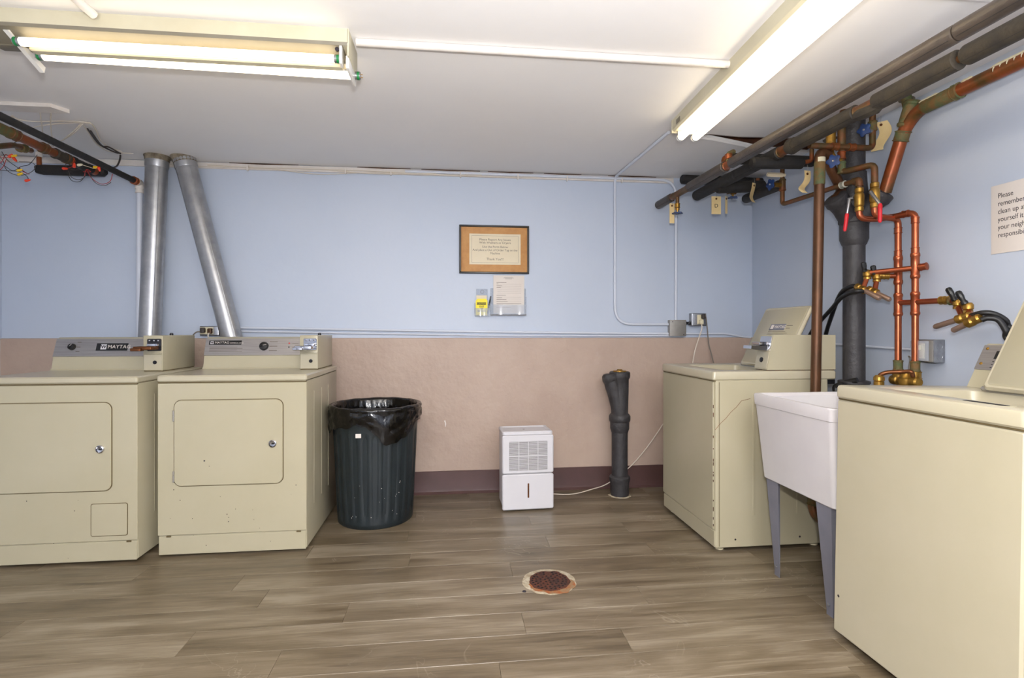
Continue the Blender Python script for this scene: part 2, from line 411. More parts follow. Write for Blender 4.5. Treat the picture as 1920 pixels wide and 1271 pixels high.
for k in range(k0, k1+1):
    y = max(Y0+k*PW, YF); w = min(Y0+(k+1)*PW, YB) - y
    if w < .01: continue
    js = rows.get(k); off = js[0] if js else random.uniform(-.6, .6)
    cuts = set()
    x = off
    while x > XL+.02: cuts.add(x); x -= PL
    x = off+PL
    while x < XR-.02: cuts.add(x); x += PL
    if js and len(js) > 1:
        for j in js[1:]:
            if min(abs(j-c_) for c_ in cuts) > .25: cuts.add(j)
    cs = [XL]+sorted(cuts)+[XR]
    for a, b_ in zip(cs, cs[1:]):
        o = bpy.data.objects.new('plank', plank_mesh(b_-a, w)); COL.objects.link(o); o.parent = floor; o.location = (a, y, 0)

# ================================================================== DRYERS
def coin_slide(parent, x0, x1, y, z, mt):
    """coin slide sticking out towards -Y"""
    bm = BM(); plate(bm, x0, x1, z-.014, z+.052, y-.004, y+.001, .001, .006)
    s = part('slide_plate', bm, 'chrome' if mt == 'chrome' else 'dark_steel', parent)
    bm = BM(); rbox(bm, x0-.030, x1-.008, y-.085, y-.004, z-.006, z+.012, .003, .008)
    rbox(bm, x0-.035, x0+.02, y-.10, y-.06, z-.012, z+.004, .003, .008)
    part('coin_tray', bm, mt, s)
    bm = BM(); rbox(bm, x0+.012, x1-.006, y-.03, y-.002, z+.012, z+.026, .002); part('slide_guide', bm, 'chrome', s)
    for q in range(3):
        bm = BM(); lathe(bm, [(.0045,0), (.0045,.004), (.002,.006)], (0,0,0), 8, M=T(x0+.014+q*.022, y-.004, z+.042) @ RX); part('screw', bm, 'chrome', s)
def lock(parent, x, y, z, r=.013, name='lock'):
    bm = BM(); lathe(bm, [(r,0), (r,.003), (r*.75,.006), (r*.35,.006), (r*.3,.003)], (0,0,0), 16, M=T(x,y,z) @ RX); return part(name, bm, 'dark_steel', parent)
def dryer(loc, W_, label, left):
    t = thing('dryer', loc, 0, label, 'dryer', 'coin-operated dryers against the back wall'); D = .69; L_ = -W_/2; R_ = W_/2
    bm = BM(); rbox(bm, L_, R_, .004, D, .016, .866, .003, .006); part('cabinet', bm, 'enamel', t)
    bm = BM(); plate(bm, L_, R_, .108, .860, -.004, .006, .003, .004); fp = part('front_panel', bm, 'enamel', t)
    bm = BM(); plate(bm, L_+.004, R_-.004, .012, .104, -.001, .008, .002, .003); part('kick_panel', bm, 'enamel', t)
    for s in (L_+.04, R_-.05):
        bm = BM(); rbox(bm, s, s+.022, -.0035, .0, .099, .107, .001); part('gap', bm, 'enamel_gap', t)
    bm = BM(); rbox(bm, L_-.003, R_+.003, -.010, D, .866, .899, .007, .012, n=4); part('top_panel', bm, 'enamel_light', t)
    bm = BM(); rbox(bm, L_+.002, R_-.002, -.004, D-.01, .8605, .8665, .0005); part('seam', bm, 'enamel_gap', t)
    for x in (L_+.06, R_-.06):
        for y in (.06, D-.06):
            bm = BM(); lathe(bm, [(.018,0), (.018,.008), (.008,.01), (.008,.02)], (x,y,0), 12); part('foot', bm, 'black_plastic', t)
    # door
    dx0, dx1, dz0, dz1 = L_+.079, L_+.593, .352, .775
    bm = BM(); plate(bm, dx0-.0035, dx1+.0035, dz0-.0035, dz1+.0035, -.0052, -.003, .0004, .036, n=6); part('door_gap', bm, 'enamel_gap', t)
    bm = BM(); plate(bm, dx0, dx1, dz0, dz1, -.011, -.004, .003, .033, n=6); d = part('door', bm, 'enamel', t)
    kx, kz = dx1-.047, .553
    bm = BM(); lathe(bm, [(.019,0), (.019,.006), (.015,.009), (.013,.005), (.006,.004)], (0,0,0), 20, M=T(kx,-.011,kz) @ RX); part('latch', bm, 'chrome', d)
    bm = BM(); rbox(bm, kx-.004, kx+.009, -.0185, -.015, kz-.003, kz+.004, .001); part('latch_pin', bm, 'black_plastic', d)
    for z in (.70, .40):
        bm = BM(); rod(bm, (dx0-.001,-.012,z-.027), (dx0-.001,-.012,z+.027), [(.0035,0), (.0045,.02), (.0045,.3), (.003,.33), (.0045,.36), (.0045,.64), (.003,.67), (.0045,.7), (.0045,.98), (.0035,1)], 10)
        part('hinge', bm, 'sheet_grey', d)
    # console
    cy = .455; x1c = R_-.16 if left else R_-.13
    bm = BM(); prism_x(bm, [(cy, .905), (cy+.012, .975), (cy+.045, 1.072), (cy+.06, 1.082), (D-.005, 1.082), (D-.005, .905)], L_+.008, x1c+.05); c = part('console', bm, 'enamel', t)
    bm = BM(); prism_x(bm, [(cy-.003, .899), (cy-.003, .909), (D, .909), (D, .899)], L_+.004, x1c+.05); part('console_base', bm, 'enamel', c)
    nrm = Vector((0, -(1.072-.975), .033)).normalized(); a0 = Vector((0, cy+.012, .975)); a1 = Vector((0, cy+.045, 1.072))
    up = (a1-a0).normalized(); P0 = a0+up*.003; hgt = (a1-a0).length-.002
    M = Matrix(((1,0,0,0), (0,up.y,nrm.y,P0.y), (0,up.z,nrm.z,P0.z), (0,0,0,1)))   # local x right, y up the slope, z out
    bm = BM(); rbox(bm, L_+.006, x1c, 0, hgt, 0, .003, .0008, .002, M=M); f = part('control_panel', bm, 'brushed_steel', c)
    bm = BM(); rbox(bm, L_+.007, x1c, -.004, .001, .001, .004, .0008, .001, M=M); part('panel_strip', bm, 'sheet_grey', c)
    if left:
        lx0, lx1, ly0, ly1 = L_+.222, L_+.388, .030, .074
        bm = BM(); rbox(bm, lx0, lx1, ly0, ly1, .003, .0042, .0003, .001, M=M); lg = part('logo_plate', bm, 'black_plastic', f, label='black plate with white lettering')
        text('lettering', 'MAYTAG', .029, 'paper', lg, M @ T(lx0+.060, (ly0+ly1)/2, .0045), spacing=1.05)
        kx = L_+.097
        bm = BM(); rbox(bm, lx0+.024, lx0+.054, .037, .067, .0042, .0047, .0002, .001, M=M); part('emblem', bm, 'white_plastic', lg)
        text('lettering', 'W', .026, 'ink', lg, M @ T(lx0+.039, .052, .0049), 'CENTER', bold=.0008)
    else:
        lx0, lx1, ly0, ly1 = L_+.026, L_+.207, .062, .088
        bm = BM(); rbox(bm, lx0, lx1, ly0, ly1, .003, .0042, .0003, .001, M=M); lg = part('logo_plate', bm, 'black_plastic', f, label='black plate with white lettering')
        text('lettering', 'MAYTAG', .019, 'paper', lg, M @ T(lx0+.032, (ly0+ly1)/2, .0045), spacing=1.05)
        text('lettering', 'COMMERCIAL DRYER', .008, 'paper', lg, M @ T(lx0+.115, (ly0+ly1)/2-.003, .0045))
        bm = BM(); rbox(bm, lx0+.007, lx0+.026, .066, .084, .0042, .0047, .0002, .001, M=M); part('emblem', bm, 'white_plastic', lg)
        text('lettering', 'W', .016, 'ink', lg, M @ T(lx0+.0165, .075, .0049), 'CENTER', bold=.0006)
        bm = BM()
        for q in range(4): rbox(bm, lx0+.006, lx0+.19-.03*(q%2), .020+q*.009, .0222+q*.009, .003, .0034, .0001, M=M)
        part('small_print', bm, 'ink_soft', f)
        kx = L_+.336
        for q, mt_ in ((.070,'red_light'), (.046,'black_plastic')):
            bm = BM(); lathe(bm, [(.0042,.003), (.0042,.0055), (.002,.0065)], (L_+.478, q, 0), 10, M=M); part('indicator', bm, mt_, f)
            bm = BM(); rbox(bm, L_+.495, L_+.530, q-.001, q+.001, .003, .0034, .0001, M=M); part('small_print', bm, 'ink_soft', f)
    bm = BM(); rk = .019 if left else .026; ky = .052
    lathe(bm, [(rk,.003), (rk,.008), (rk*.86,.018), (rk*.5,.02)], (kx, ky, 0), 24, M=M); kn = part('knob', bm, 'black_plastic', f)
    bm = BM(); rbox(bm, kx-.003, kx+.003, ky-rk*.8, ky+rk*.8, .018, .026, .001, M=M @ T(kx,ky,0) @ Matrix.Rotation(-1.35 if not left else -.6, 4, 'Z') @ T(-kx,-ky,0)); part('pointer', bm, 'black_plastic', kn)
    bm = BM(); rbox(bm, kx-.001, kx+.001, ky, ky+rk*.75, .026, .0266, .0002, M=M @ T(kx,ky,0) @ Matrix.Rotation(-1.35 if not left else -.6, 4, 'Z') @ T(-kx,-ky,0)); part('mark', bm, 'paper', kn)
    bm = BM()
    for q in (-.026, 0, .028): rbox(bm, kx+rk*1.15, kx+rk*1.15+(.045 if not left else .02), ky+q-.002, ky+q+.002, .003, .0034, .0001, M=M)
    part('small_print', bm, 'ink_soft', f)
    # coin box
    bx1 = R_-.027 if not left else R_-.057; bx0 = bx1-.100; by = .33
    bm = BM(); rbox(bm, bx0, bx1, by, D, .902, 1.094, .003, .004); cb_ = part('coin_box', bm, 'enamel', t)
    bm = BM(); plate(bm, bx0+.006, bx1-.004, .905, .99, by-.003, by+.001, .001, .003); v = part('vault_door', bm, 'enamel_light', cb_)
    lock(v, bx0+.062, by-.003, .948, .010)
    bm = BM(); rbox(bm, bx0+.004, bx1-.003, by-.006, by, .991, .998, .001); part('ledge', bm, 'enamel', cb_)
    coin_slide(cb_, bx0+.022, bx1-.006, by, 1.024, 'bronze' if left else 'chrome')
    bm = BM(); lathe(bm, [(.009,0), (.01,.004), (.008,.012), (.004,.014)], (bx0+.075, by+.14, 1.094), 12); part('key_lock', bm, 'dark_steel', cb_)
    bm = BM(); rbox(bm, bx0+.004, bx1-.002, by+.002, D-.006, .8985, .9022, .0005); part('seam', bm, 'enamel_gap', cb_)
    if left:
        hx0, hx1, hz0, hz1 = -1.722-loc[0], -1.562-loc[0], .136, .288
        bm = BM(); plate(bm, hx0-.003, hx1+.003, hz0-.003, hz1+.003, -.0052, -.003, .0004, .010); part('hatch_gap', bm, 'enamel_gap', t)
        bm = BM(); plate(bm, hx0, hx1, hz0, hz1, -.0075, -.004, .0015, .008); part('access_hatch', bm, 'enamel', t)
    # chips in the enamel
    rnd = random.Random(5 if left else 11)
    bm = BM()
    for q in range(7 if left else 17):
        x, z = rnd.uniform(L_+.05, R_-.05), rnd.uniform(.03, .34); s = rnd.uniform(.0012, .0028)
        yy = -.0042 if z > .11 else -.0012
        lathe(bm, [(s,0), (s*.8,.0004)], (0,0,0), 6, M=T(x, yy, z) @ RX)
    if not left:
        lathe(bm, [(.0042,0), (.003,.0004)], (0,0,0), 7, M=T(dx0+.142, -.0112, .475) @ RX); lathe(bm, [(.002,0), (.001,.0004)], (0,0,0), 6, M=T(dx0+.165, -.0112, .448) @ RX)
        for z in (.02, .30, .55): rbox(bm, R_-.0005, R_+.0006, .35+z*.2, .353+z*.2, z, z+.004, .0002)
    part('chips', bm, 'ink', t)
    # side rib pressed into the flank
    for yy in (.14, .30, .46):
        bm = BM(); rbox(bm, R_-.001, R_+.0012, yy, yy+.012, .20, .80, .0008); part('side_rib', bm, 'enamel', t)
    return t
d2 = dryer((-1.093, 2.770, 0), .708, 'cream coin dryer beside the black-lined trash can, no lower hatch', False)
d1 = dryer((-1.871, 2.730, 0), .708, 'leftmost cream coin dryer, with a small square lower access hatch', True)

# ================================================================== WASHERS (local: front faces -Y, near side = +x)
def washer(loc, Wd, label, kick, coin_mt):
    t = thing('washing_machine', loc, -PI/2, label, 'washing machine', 'coin-operated washers along the right wall')
    L_, R_, D = -Wd/2, Wd/2, .62
    bm = BM(); rbox(bm, L_, R_, .004, D, .022, .868, .003, .012, n=4); part('cabinet', bm, 'enamel', t)
    if kick:
        bm = BM(); plate(bm, L_+.002, R_-.010, .112, .862, -.004, .006, .004, .006); part('front_panel', bm, 'enamel', t)
        bm = BM(); plate(bm, L_+.006, R_-.006, .026, .106, .0, .008, .002, .003); part('kick_panel', bm, 'enamel', t)
    else:
        bm = BM(); plate(bm, L_, R_-.004, .022, .862, -.004, .008, .006, .008); part('front_panel', bm, 'enamel_light', t)
        bm = BM(); lathe(bm, [(.005,0), (.003,.0005)], (0,0,0), 10, M=T(L_+.024, -.0042, .155) @ RX); part('screw_hole', bm, 'ink', t)
    # corner seam on the near flank and two screw holes
    bm = BM(); rbox(bm, R_-.001, R_+.0008, .022, .0245, .03, .86, .0003); part('corner_seam', bm, 'enamel_gap', t)
    for yy in (.11, .46):
        bm = BM(); rod(bm, (R_-.001, yy, .062), (R_+.0012, yy, .062), [(.005,0), (.005,.9), (.003,1)], 10); part('screw_hole', bm, 'ink', t)
    for yy in (.20, .44):
        bm = BM(); rbox(bm, R_-.001, R_+.0012, yy, yy+.016, .18, .80, .0009); part('side_rib', bm, 'enamel', t)
    for x in (L_+.05, R_-.05):
        for y in (.05, D-.05):
            bm = BM(); lathe(bm, [(.021,0), (.021,.007), (.012,.01), (.009,.012), (.009,.026)], (x,y,0), 14); part('foot', bm, 'ivory_plastic', t)
    # top deck with loading well
    z0, z1 = .868, .915; cx = .015; oy0, oy1 = .095, .415; ow = .42
    ocx, ocy, od = cx, (oy0+oy1)/2, oy1-oy0
    o1, D2 = -.010, .665; cyo, do = (o1+D2)/2, D2-o1; wo = Wd+.006
    bm = BM()
    loft(bm, [rr(0,cyo,wo-.012,do-.012,.01,z0,5), rr(0,cyo,wo,do,.016,z0+.006,5), rr(0,cyo,wo,do,.016,z1-.010,5), rr(0,cyo,wo-.006,do-.006,.014,z1-.003,5), rr(0,cyo,wo-.018,do-.018,.012,z1,5),
              rr(ocx,ocy,ow+.03,od+.03,.04,z1,5), rr(ocx,ocy,ow+.01,od+.01,.035,z1-.006,5), rr(ocx,ocy,ow,od,.03,z1-.02,5), rr(ocx,ocy,ow-.01,od-.01,.03,z0-.01,5), rr(ocx,ocy,ow-.04,od-.04,.03,z0-.012,5)], True, True)
    dk = part('top_deck', bm, 'enamel_light', t)
    bm = BM(); rbox(bm, L_+.004, R_-.004, -.002, D-.01, .8625, .8685, .0005); part('seam', bm, 'enamel_gap', t)
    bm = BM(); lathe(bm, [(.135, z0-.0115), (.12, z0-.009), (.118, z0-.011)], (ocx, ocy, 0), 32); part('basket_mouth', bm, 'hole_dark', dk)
    if not kick:   # bleach dispenser slot
        bm = BM(); rbox(bm, .115, .235, .030, .058, z1-.001, z1+.0012, .0008, .012, n=5); part('dispenser_slot', bm, 'hole_dark', dk)
        bm = BM(); loft(bm, [rr(.175,.044,.15,.05,.024,z1-.001,5), rr(.175,.044,.146,.046,.022,z1+.0008,5)]); part('dispenser_rim', bm, 'enamel_light', dk)
    # open lid leaning back
    la = Vector((0, .405, .918)); th = math.radians(27); up = Vector((0, math.sin(th), math.cos(th))); out = Vector((0, -math.cos(th), math.sin(th)))
    M = Matrix(((1,0,0,0), (0,up.y,out.y,la.y), (0,up.z,out.z,la.z), (0,0,0,1)))
    lx0, lx1 = (L_+.165, R_-.05) if not kick else (L_+.19, R_-.05)
    bm = BM(); rbox(bm, lx0, lx1, 0, .375, -.011, .011, .008, .020, M=M, n=5); ld = part('lid', bm, 'enamel_light', t)
    bm = BM(); loft(bm, [rr((lx0+lx1)/2,.1875,lx1-lx0-.03,.345,.014,.011,4), rr((lx0+lx1)/2,.1875,lx1-lx0-.036,.339,.012,.013,4)], M=M); part('lid_liner', bm, 'enamel', ld)
    if kick:
        bm = BM(); rbox(bm, .003, .140, .224, .262, .0128, .0146, .0003, .001, M=M); lp = part('lid_label', bm, 'leg_grey', ld, label='dark label with white lettering')
        text('lettering', 'MAYTAG', .025, 'paper', lp, M @ T(.045, .243, .0148))
        bm = BM(); rbox(bm, .013, .038, .231, .256, .0146, .0152, .0002, M=M); part('emblem', bm, 'paper', lp)
        bm = BM()
        for q, (a, b_) in enumerate(((.0,.05), (.0,.035))): rbox(bm, .150+a, .150+b_, .250-q*.016, .253-q*.016, .0128, .0136, .0001, M=M)
        for q in range(3): rbox(bm, .003, .16+.02*(q==1), .214-q*.010, .2155-q*.010, .0128, .0136, .0001, M=M)
        part('small_print', bm, 'ink_soft', ld)
    else:
        bm = BM(); rbox(bm, -.03, .11, .06, .155, .0128, .0138, .0003, .001, M=M); lp = part('lid_label', bm, 'parchment', ld, label='warning label with dark print')
        bm = BM()
        for (a,b_,c_,d_) in ((-.03,.11,.06,.0612), (-.03,.11,.1538,.155), (-.03,-.0288,.06,.155), (.1088,.11,.06,.155)): rbox(bm, a, b_, c_, d_, .0138, .0142, .0001, M=M)
        part('label_border', bm, 'ink', lp)
        text('lettering', 'SAFETY', .020, 'ink', lp, M @ T(-.018, .08, .0142))
    for x in (lx0+.004, lx1-.004):
        bm = BM(); rod(bm, (x-.012, .412, .922), (x+.012, .412, .922), [(.006,0), (.008,.1), (.008,.9), (.006,1)], 10); part('hinge', bm, 'sheet_grey', ld)
    # console
    cy = .50; a0 = Vector((0, cy, .915)); a1 = Vector((0, cy+.075, 1.068))
    bm = BM(); prism_x(bm, [(cy,.915), (a1.y,a1.z), (a1.y+.012,a1.z+.008), (D2-.004,a1.z+.008), (D2-.004,.915)], L_+.022, R_-.125); c = part('console', bm, 'enamel', t)
    up = (a1-a0).normalized(); nrm = Vector((0, -up.z, up.y))
    M = Matrix(((1,0,0,0), (0,up.y,nrm.y,a0.y), (0,up.z,nrm.z,a0.z), (0,0,0,1))); hh = (a1-a0).length
    bm = BM(); rbox(bm, L_+.02, R_-.125, hh*.42, hh+.002, 0, .003, .0008, .002, M=M); f = part('control_panel', bm, 'brushed_steel', c)
    bm = BM(); rbox(bm, L_+.075, L_+.165, hh*.68, hh*.87, .003, .0045, .0005, .001, M=M); part('display', bm, 'black_plastic', f)
    for (x, y) in ((.038,.56), (.038,.92)):
        bm = BM(); lathe(bm, [(.0055,.003), (.0055,.005), (.003,.0065)], (L_+x, hh*y, 0), 10, M=M); part('screw', bm, 'brass', f)
    bm = BM()
    for q in range(4): rbox(bm, L_+.075, L_+.081, hh*.47+q*.012, hh*.47+.003+q*.012, .003, .0034, .0001, M=M)
    part('small_print', bm, 'ink', f)
    # coin box on the near side
    bm = BM(); prism_x(bm, [(.285,.919), (.322,1.098), (D2,1.098), (D2,.919)], R_-.122, R_-.008); cb_ = part('coin_box', bm, 'enamel', t)
    bm = BM(); rbox(bm, R_-.118, R_-.010, .290, D2-.004, .9155, .9195, .0004); part('seam', bm, 'rust', cb_)
    a0 = Vector((0,.285,.919)); a1 = Vector((0,.322,1.098)); up = (a1-a0).normalized(); nrm = Vector((0,-up.z,up.y))
    M = Matrix(((1,0,0,0), (0,up.y,nrm.y,a0.y), (0,up.z,nrm.z,a0.z), (0,0,0,1)))
    bm = BM(); rbox(bm, R_-.118, R_-.012, .005, .095, 0, .003, .001, .003, M=M); v = part('vault_door', bm, 'enamel_light', cb_)
    bm = BM(); lathe(bm, [(.013,0), (.013,.005), (.007,.006)], (R_-.065, .05, .003), 14, M=M); part('lock', bm, 'dark_steel', v)
    bm = BM(); rbox(bm, R_-.112, R_-.014, .108, .176, 0, .004, .001, .006, M=M); s = part('slide_plate', bm, 'chrome', cb_)
    bm = BM(); prism_x(bm, [(.305,1.018), (.302,1.046), (.235,1.040), (.212,1.044), (.210,1.028), (.235,1.022)], R_-.10, R_-.024); part('coin_tray', bm, coin_mt, s)
    bm = BM(); rbox(bm, R_-.096, R_-.028, .255, .31, 1.046, 1.062, .003); part('slide_guide', bm, 'chrome', s)
    if kick:      # long scratch on the flank, chipped corner
        bm = BM(); p = [(R_+.0006, .002+.028*q, .62+.028*q+(.004 if q%2 else 0)) for q in range(6)] + [(R_+.0006,.19,.775)]
        tube(bm, p, .0010, 5); part('scratch', bm, 'bronze', t)
        rnd = random.Random(3); bm = BM()
        for q in range(16):
            z = .13+.045*q*rnd.uniform(.6,1); rbox(bm, R_-.012, R_-.007, -.0035, -.0015, z, z+rnd.uniform(.004,.018), .0006)
        part('chips', bm, 'rust', t)
        bm = BM(); rbox(bm, R_-.10, R_-.02, D-.002, D+.052, .842, .866, .002); part('rear_bracket', bm, 'dark_steel', t)
    return t
wf = washer((1.312, 2.845, 0), .65, 'far cream washing machine with raised lid, beside the back wall', True, 'chrome')
wn = washer((1.383, 1.457, .008), .64, 'near cream washing machine with raised lid, in the right foreground', False, 'chrome')
wn.rotation_euler.x = -.020   # stands tilted slightly back

# ================================================================== EXHAUST DUCTS
def duct(px_b, py_b, px_t, label):
    a = at(px_b, py_b, Y=3.56); a2 = at(px_t, 290, Y=3.575); a2.z = ZC+.01
    d_ = (a-a2).normalized(); b0 = a + d_*.62
    t = thing('exhaust_duct', (b0.x, b0.y, b0.z), 0, label, 'duct', 'galvanised dryer exhaust ducts'); r = .0625
    L3 = (b0-a2).length
    bm = BM(); rod(bm, a2+d_*.07, b0, [(r,0), (r,1)], 36); part('pipe', bm, 'galvanized', t, True)
    bm = BM(); rod(bm, a2, a2+d_*.085, [(r+.004,0), (r+.004,.9), (r+.0015,1)], 36); part('sleeve', bm, 'galvanized', t, True)
    bm = BM(); pts = []; rs = []
    for k in range(7):
        pts.append(a2+d_*(-.005+.011*k)); rs.append(r+.010+random.uniform(-.004,.005)-.0014*k)
    tube(bm, pts, rs, 20); part('plaster_collar', bm, 'plaster_collar', t, True, label='rough grey brown sealant collar at the ceiling')
    s = d_.cross(Vector((0,1,0))).normalized()
    bm = BM(); q = Vector((0,-1,0)).lerp(s, .45).normalized()*r*1.0
    tube(bm, [a2+d_*.09+q, b0+q], .0022, 6); part('lock_seam', bm, 'galvanized', t, True)
    return t
duct(281, 632, 295, 'upright galvanised exhaust duct behind the leftmost dryer')
duct(434, 630, 344, 'slanting galvanised exhaust duct behind the right-hand dryer')

# ================================================================== TRASH CAN + BAG
tc_ = thing('trash_can', (-.462, 3.235, 0), 0, 'dark green ribbed plastic trash can beside the dryer', 'trash can')
bm = BM(); n = 144; loops = []
for (z, r, fl_) in ((0,.212,0), (.006,.218,0), (.03,.220,0), (.06,.222,.2), (.09,.2235,1), (.50,.243,1), (.53,.245,.4), (.55,.246,0), (.60,.248,0), (.62,.258,0), (.645,.262,0), (.66,.262,0), (.668,.257,0), (.668,.250,0), (.60,.242,0), (.30,.230,0), (.02,.212,0)):
    lp = []
    for k in range(n):
        a = 2*PI*k/n; c_ = math.cos(a*26); q = r - fl_*.012*max(0, c_)**.6 if c_ > 0 else r
        lp.append((q*math.cos(a), q*math.sin(a), z))
    loops.append(lp)
loft(bm, loops, True, True); part('body', bm, 'can_green', tc_, angle=50)
bm = BM(); rbox(bm, -.075, -.045, -.250, -.2425, .525, .548, .001); part('sticker', bm, 'paper', tc_, label='small white worn sticker')
bm = BM(); rnd = random.Random(4)
for q in range(16):
    a = rnd.uniform(-2.3,-.7); z = rnd.uniform(.05,.30); r = .2235+.02*z/.45; s = rnd.uniform(.0008,.002)
    rbox(bm, r*math.cos(a)-s, r*math.cos(a)+s, r*math.sin(a)-.002, r*math.sin(a)+.002, z, z+s*2, .0005)
part('specks', bm, 'paper', tc_)
bm = BM(); n = 160; loops = []
def nz(a, s, q): return noise.noise(Vector((math.cos(a)*s, math.sin(a)*s, q)))
prof = []
for i in range(12): prof.append((.205+.0030*i, .10+.047*i, 'in'))
for i in range(5):
    a = PI*i/4; prof.append((.258-.016*math.cos(a), .672+.016*math.sin(a), 'rim'))
for i in range(1, 15): prof.append((i/14, 0, 'out'))
for i, (r, z, kd) in enumerate(prof):
    lp = []
    for k in range(n):
        a = 2*PI*k/n
        if kd == 'in':
            f_ = (z-.1)/.57; rr_ = r + .010*nz(a,5,z*2)+.006*nz(a,14,z*1.5)-.012*(1-f_); zz = z
        elif kd == 'rim': rr_ = r+.004*nz(a,9,z*9); zz = z+.006*nz(a,3,2)
        else:
            t_ = r
            # lobes hanging lower at the front right and left
            base = .09 + .025*nz(a,2.2,5)+.02*nz(a,6,1)
            da = (a-math.radians(292)+PI)%(2*PI)-PI; base += .115*math.exp(-(da/.26)**2)
            da = (a-math.radians(318)+PI)%(2*PI)-PI; base += .06*math.exp(-(da/.22)**2)
            da = (a-math.radians(192)+PI)%(2*PI)-PI; base += .09*math.exp(-(da/.28)**2)
            zz = .672 - base*t_
            rr_ = .268 + .012*math.sin(t_*PI) - .012*t_ + .010*nz(a,4,t_*3)+.007*nz(a+t_*.5,12,t_*5)+.004*math.sin(a*9+t_*14)*t_*(1-t_)*3
            rr_ = min(max(rr_, .2645), .274)
        lp.append((rr_*math.cos(a), rr_*math.sin(a), zz))
    loops.append(lp)
loft(bm, loops, True, False)
for v in bm.verts: v.co += Vector((-.462, 3.235, 0))
solo('trash_bag', bm, 'bag_black', 'glossy black trash bag folded over the rim of the green can', 'trash bag', angle=180)

# ================================================================== DEHUMIDIFIER
dh = thing('dehumidifier', (.464, 3.245, 0), math.radians(2), 'white portable dehumidifier with slatted grille on the floor by the baseboard', 'dehumidifier')
w = .162
bm = BM(); rbox(bm, -w+.006, w-.006, .006, .21, .012, .478, .012, .02, n=4)
body = part('body', bm, 'white_plastic', dh)
bm = BM(); rbox(bm, -w+.012, w-.012, .012, .20, 0, .014, .002, .015); part('base', bm, 'black_plastic', dh)
bm = BM(); plate(bm, -w, w, .232, .470, -.010, .010, .006, .012); fr_ = part('front_cover', bm, 'white_plastic', dh)
bm = BM(); plate(bm, -w, w, .008, .228, -.012, .010, .006, .012); wt = part('water_tank', bm, 'white_plastic', dh)
bm = BM(); loft(bm, [rr(0,.105,2*w-.005,.205,.015,.472,4), rr(0,.105,2*w-.005,.205,.015,.486,4), rr(0,.105,2*w-.017,.193,.012,.492,4), rr(0,.115,2*w-.04,.15,.012,.492,4), rr(0,.115,2*w-.05,.14,.012,.487,4)]); part('top_cover', bm, 'white_plastic', dh)
gx0, gx1, gz0, gz1 = -w+.042, w-.040, .252, .432
bm = BM(); plate(bm, gx0, gx1, gz0, gz1, -.0106, -.009, .0003, .003); part('grille_recess', bm, 'grey_plastic', fr_)
for k in range(30):
    z = gz0+.003+k*(gz1-gz0-.006)/29
    bm = BM(); prism_x(bm, [(-.0106,z-.0016), (-.013,z-.0012), (-.013,z+.0006), (-.0106,z+.0016)], gx0, gx1); part('slat', bm, 'white_plastic', fr_)
for x in [gx0+(gx1-gx0)*q/4 for q in (1,2,3)]:
    bm = BM(); rbox(bm, x-.002, x+.002, -.0142, -.0105, gz0, gz1, .0005); part('grille_bar', bm, 'white_plastic', fr_)
bm = BM(); rbox(bm, gx0, gx1, -.0142, -.0105, (gz0+gz1)/2-.003, (gz0+gz1)/2+.003, .0005); part('grille_bar', bm, 'white_plastic', fr_)
bm = BM(); plate(bm, -.004, .006, .082, .172, -.0132, -.0118, .0005, .004); part('level_window', bm, 'bronze', wt)
bm = BM(); lathe(bm, [(.006,.4865), (.006,.488)], (-.01,.10,0), 10); part('button', bm, 'grey_plastic', dh)
bm = BM(); pts = [at(1039,926,Y=3.40), at(1075,926,Y=3.43), at(1110,917,Y=3.53), at(1140,906,Y=3.60), at(1180,876,Y=3.628), at(1212,840,Y=3.632), at(1240,800,Y=3.632), at(1262,765,Y=3.632), at(1284,728,Y=3.63)]
for p in pts: p.z = max(p.z, .006)
tube(bm, smooth_path([Vector((.60,3.44,.05))]+pts), .0035, 8); solo('power_cord', bm, 'cord_white', 'white power cord running from the dehumidifier up behind the far washer', 'cord', angle=60)

# ================================================================== CLEANOUT PIPE
c = Vector((1.128, 3.475, 0))
co = thing('cleanout_pipe', c, 0, 'short dark cast iron cleanout pipe rising from the floor', 'pipe')
bm = BM(); lathe(bm, [(.054,.05), (.054,.50)], n=28); part('pipe', bm, 'cast_iron', co)
bm = BM(); lathe(bm, [(.060,.0), (.063,.02), (.063,.085), (.068,.10), (.070,.112), (.070,.126), (.064,.134), (.056,.138)], n=28); part('hub', bm, 'cast_iron', co)
bm = BM(); lathe(bm, [(.056,.430), (.060,.445), (.064,.455), (.064,.50), (.070,.508), (.072,.520), (.072,.540), (.066,.550), (.060,.556)], n=28); part('hub', bm, 'cast_iron', co)
bm = BM(); lathe(bm, [(.056,.54), (.057,.60), (.060,.70), (.061,.79), (.068,.80), (.070,.815), (.070,.835), (.064,.842)], n=28); fit_ = part('fitting', bm, 'cast_iron', co)
bm = BM(); tube(bm, smooth_path([(-.004,-.004,.57), (-.026,-.006,.66), (-.050,-.008,.74), (-.064,-.008,.790)], 5), [.050]*10+[.051]*6, 24)
part('branch', bm, 'cast_iron', co)
bm = BM(); tube(bm, [(-.063,-.008,.780), (-.066,-.008,.786), (-.069,-.008,.812), (-.070,-.008,.824), (-.070,-.008,.828)], [.050,.055,.055,.046,.03], 24); part('branch_hub', bm, 'cast_iron', co)
bm = BM(); lathe(bm, [(.045,.842), (.045,.848), (.028,.850)], n=24); cap = part('brass_plug', bm, 'brass', co)
bm = BM(); rbox(bm, -.016, .016, -.016, .016, .849, .858, .003); part('plug_nut', bm, 'brass', cap)
bm = BM(); lp = [];
for k in range(40): a = 2*PI*k/40; q = .071+.016*noise.noise(Vector((math.cos(a)*3,math.sin(a)*3,1))); lp.append((q*math.cos(a), q*math.sin(a)))
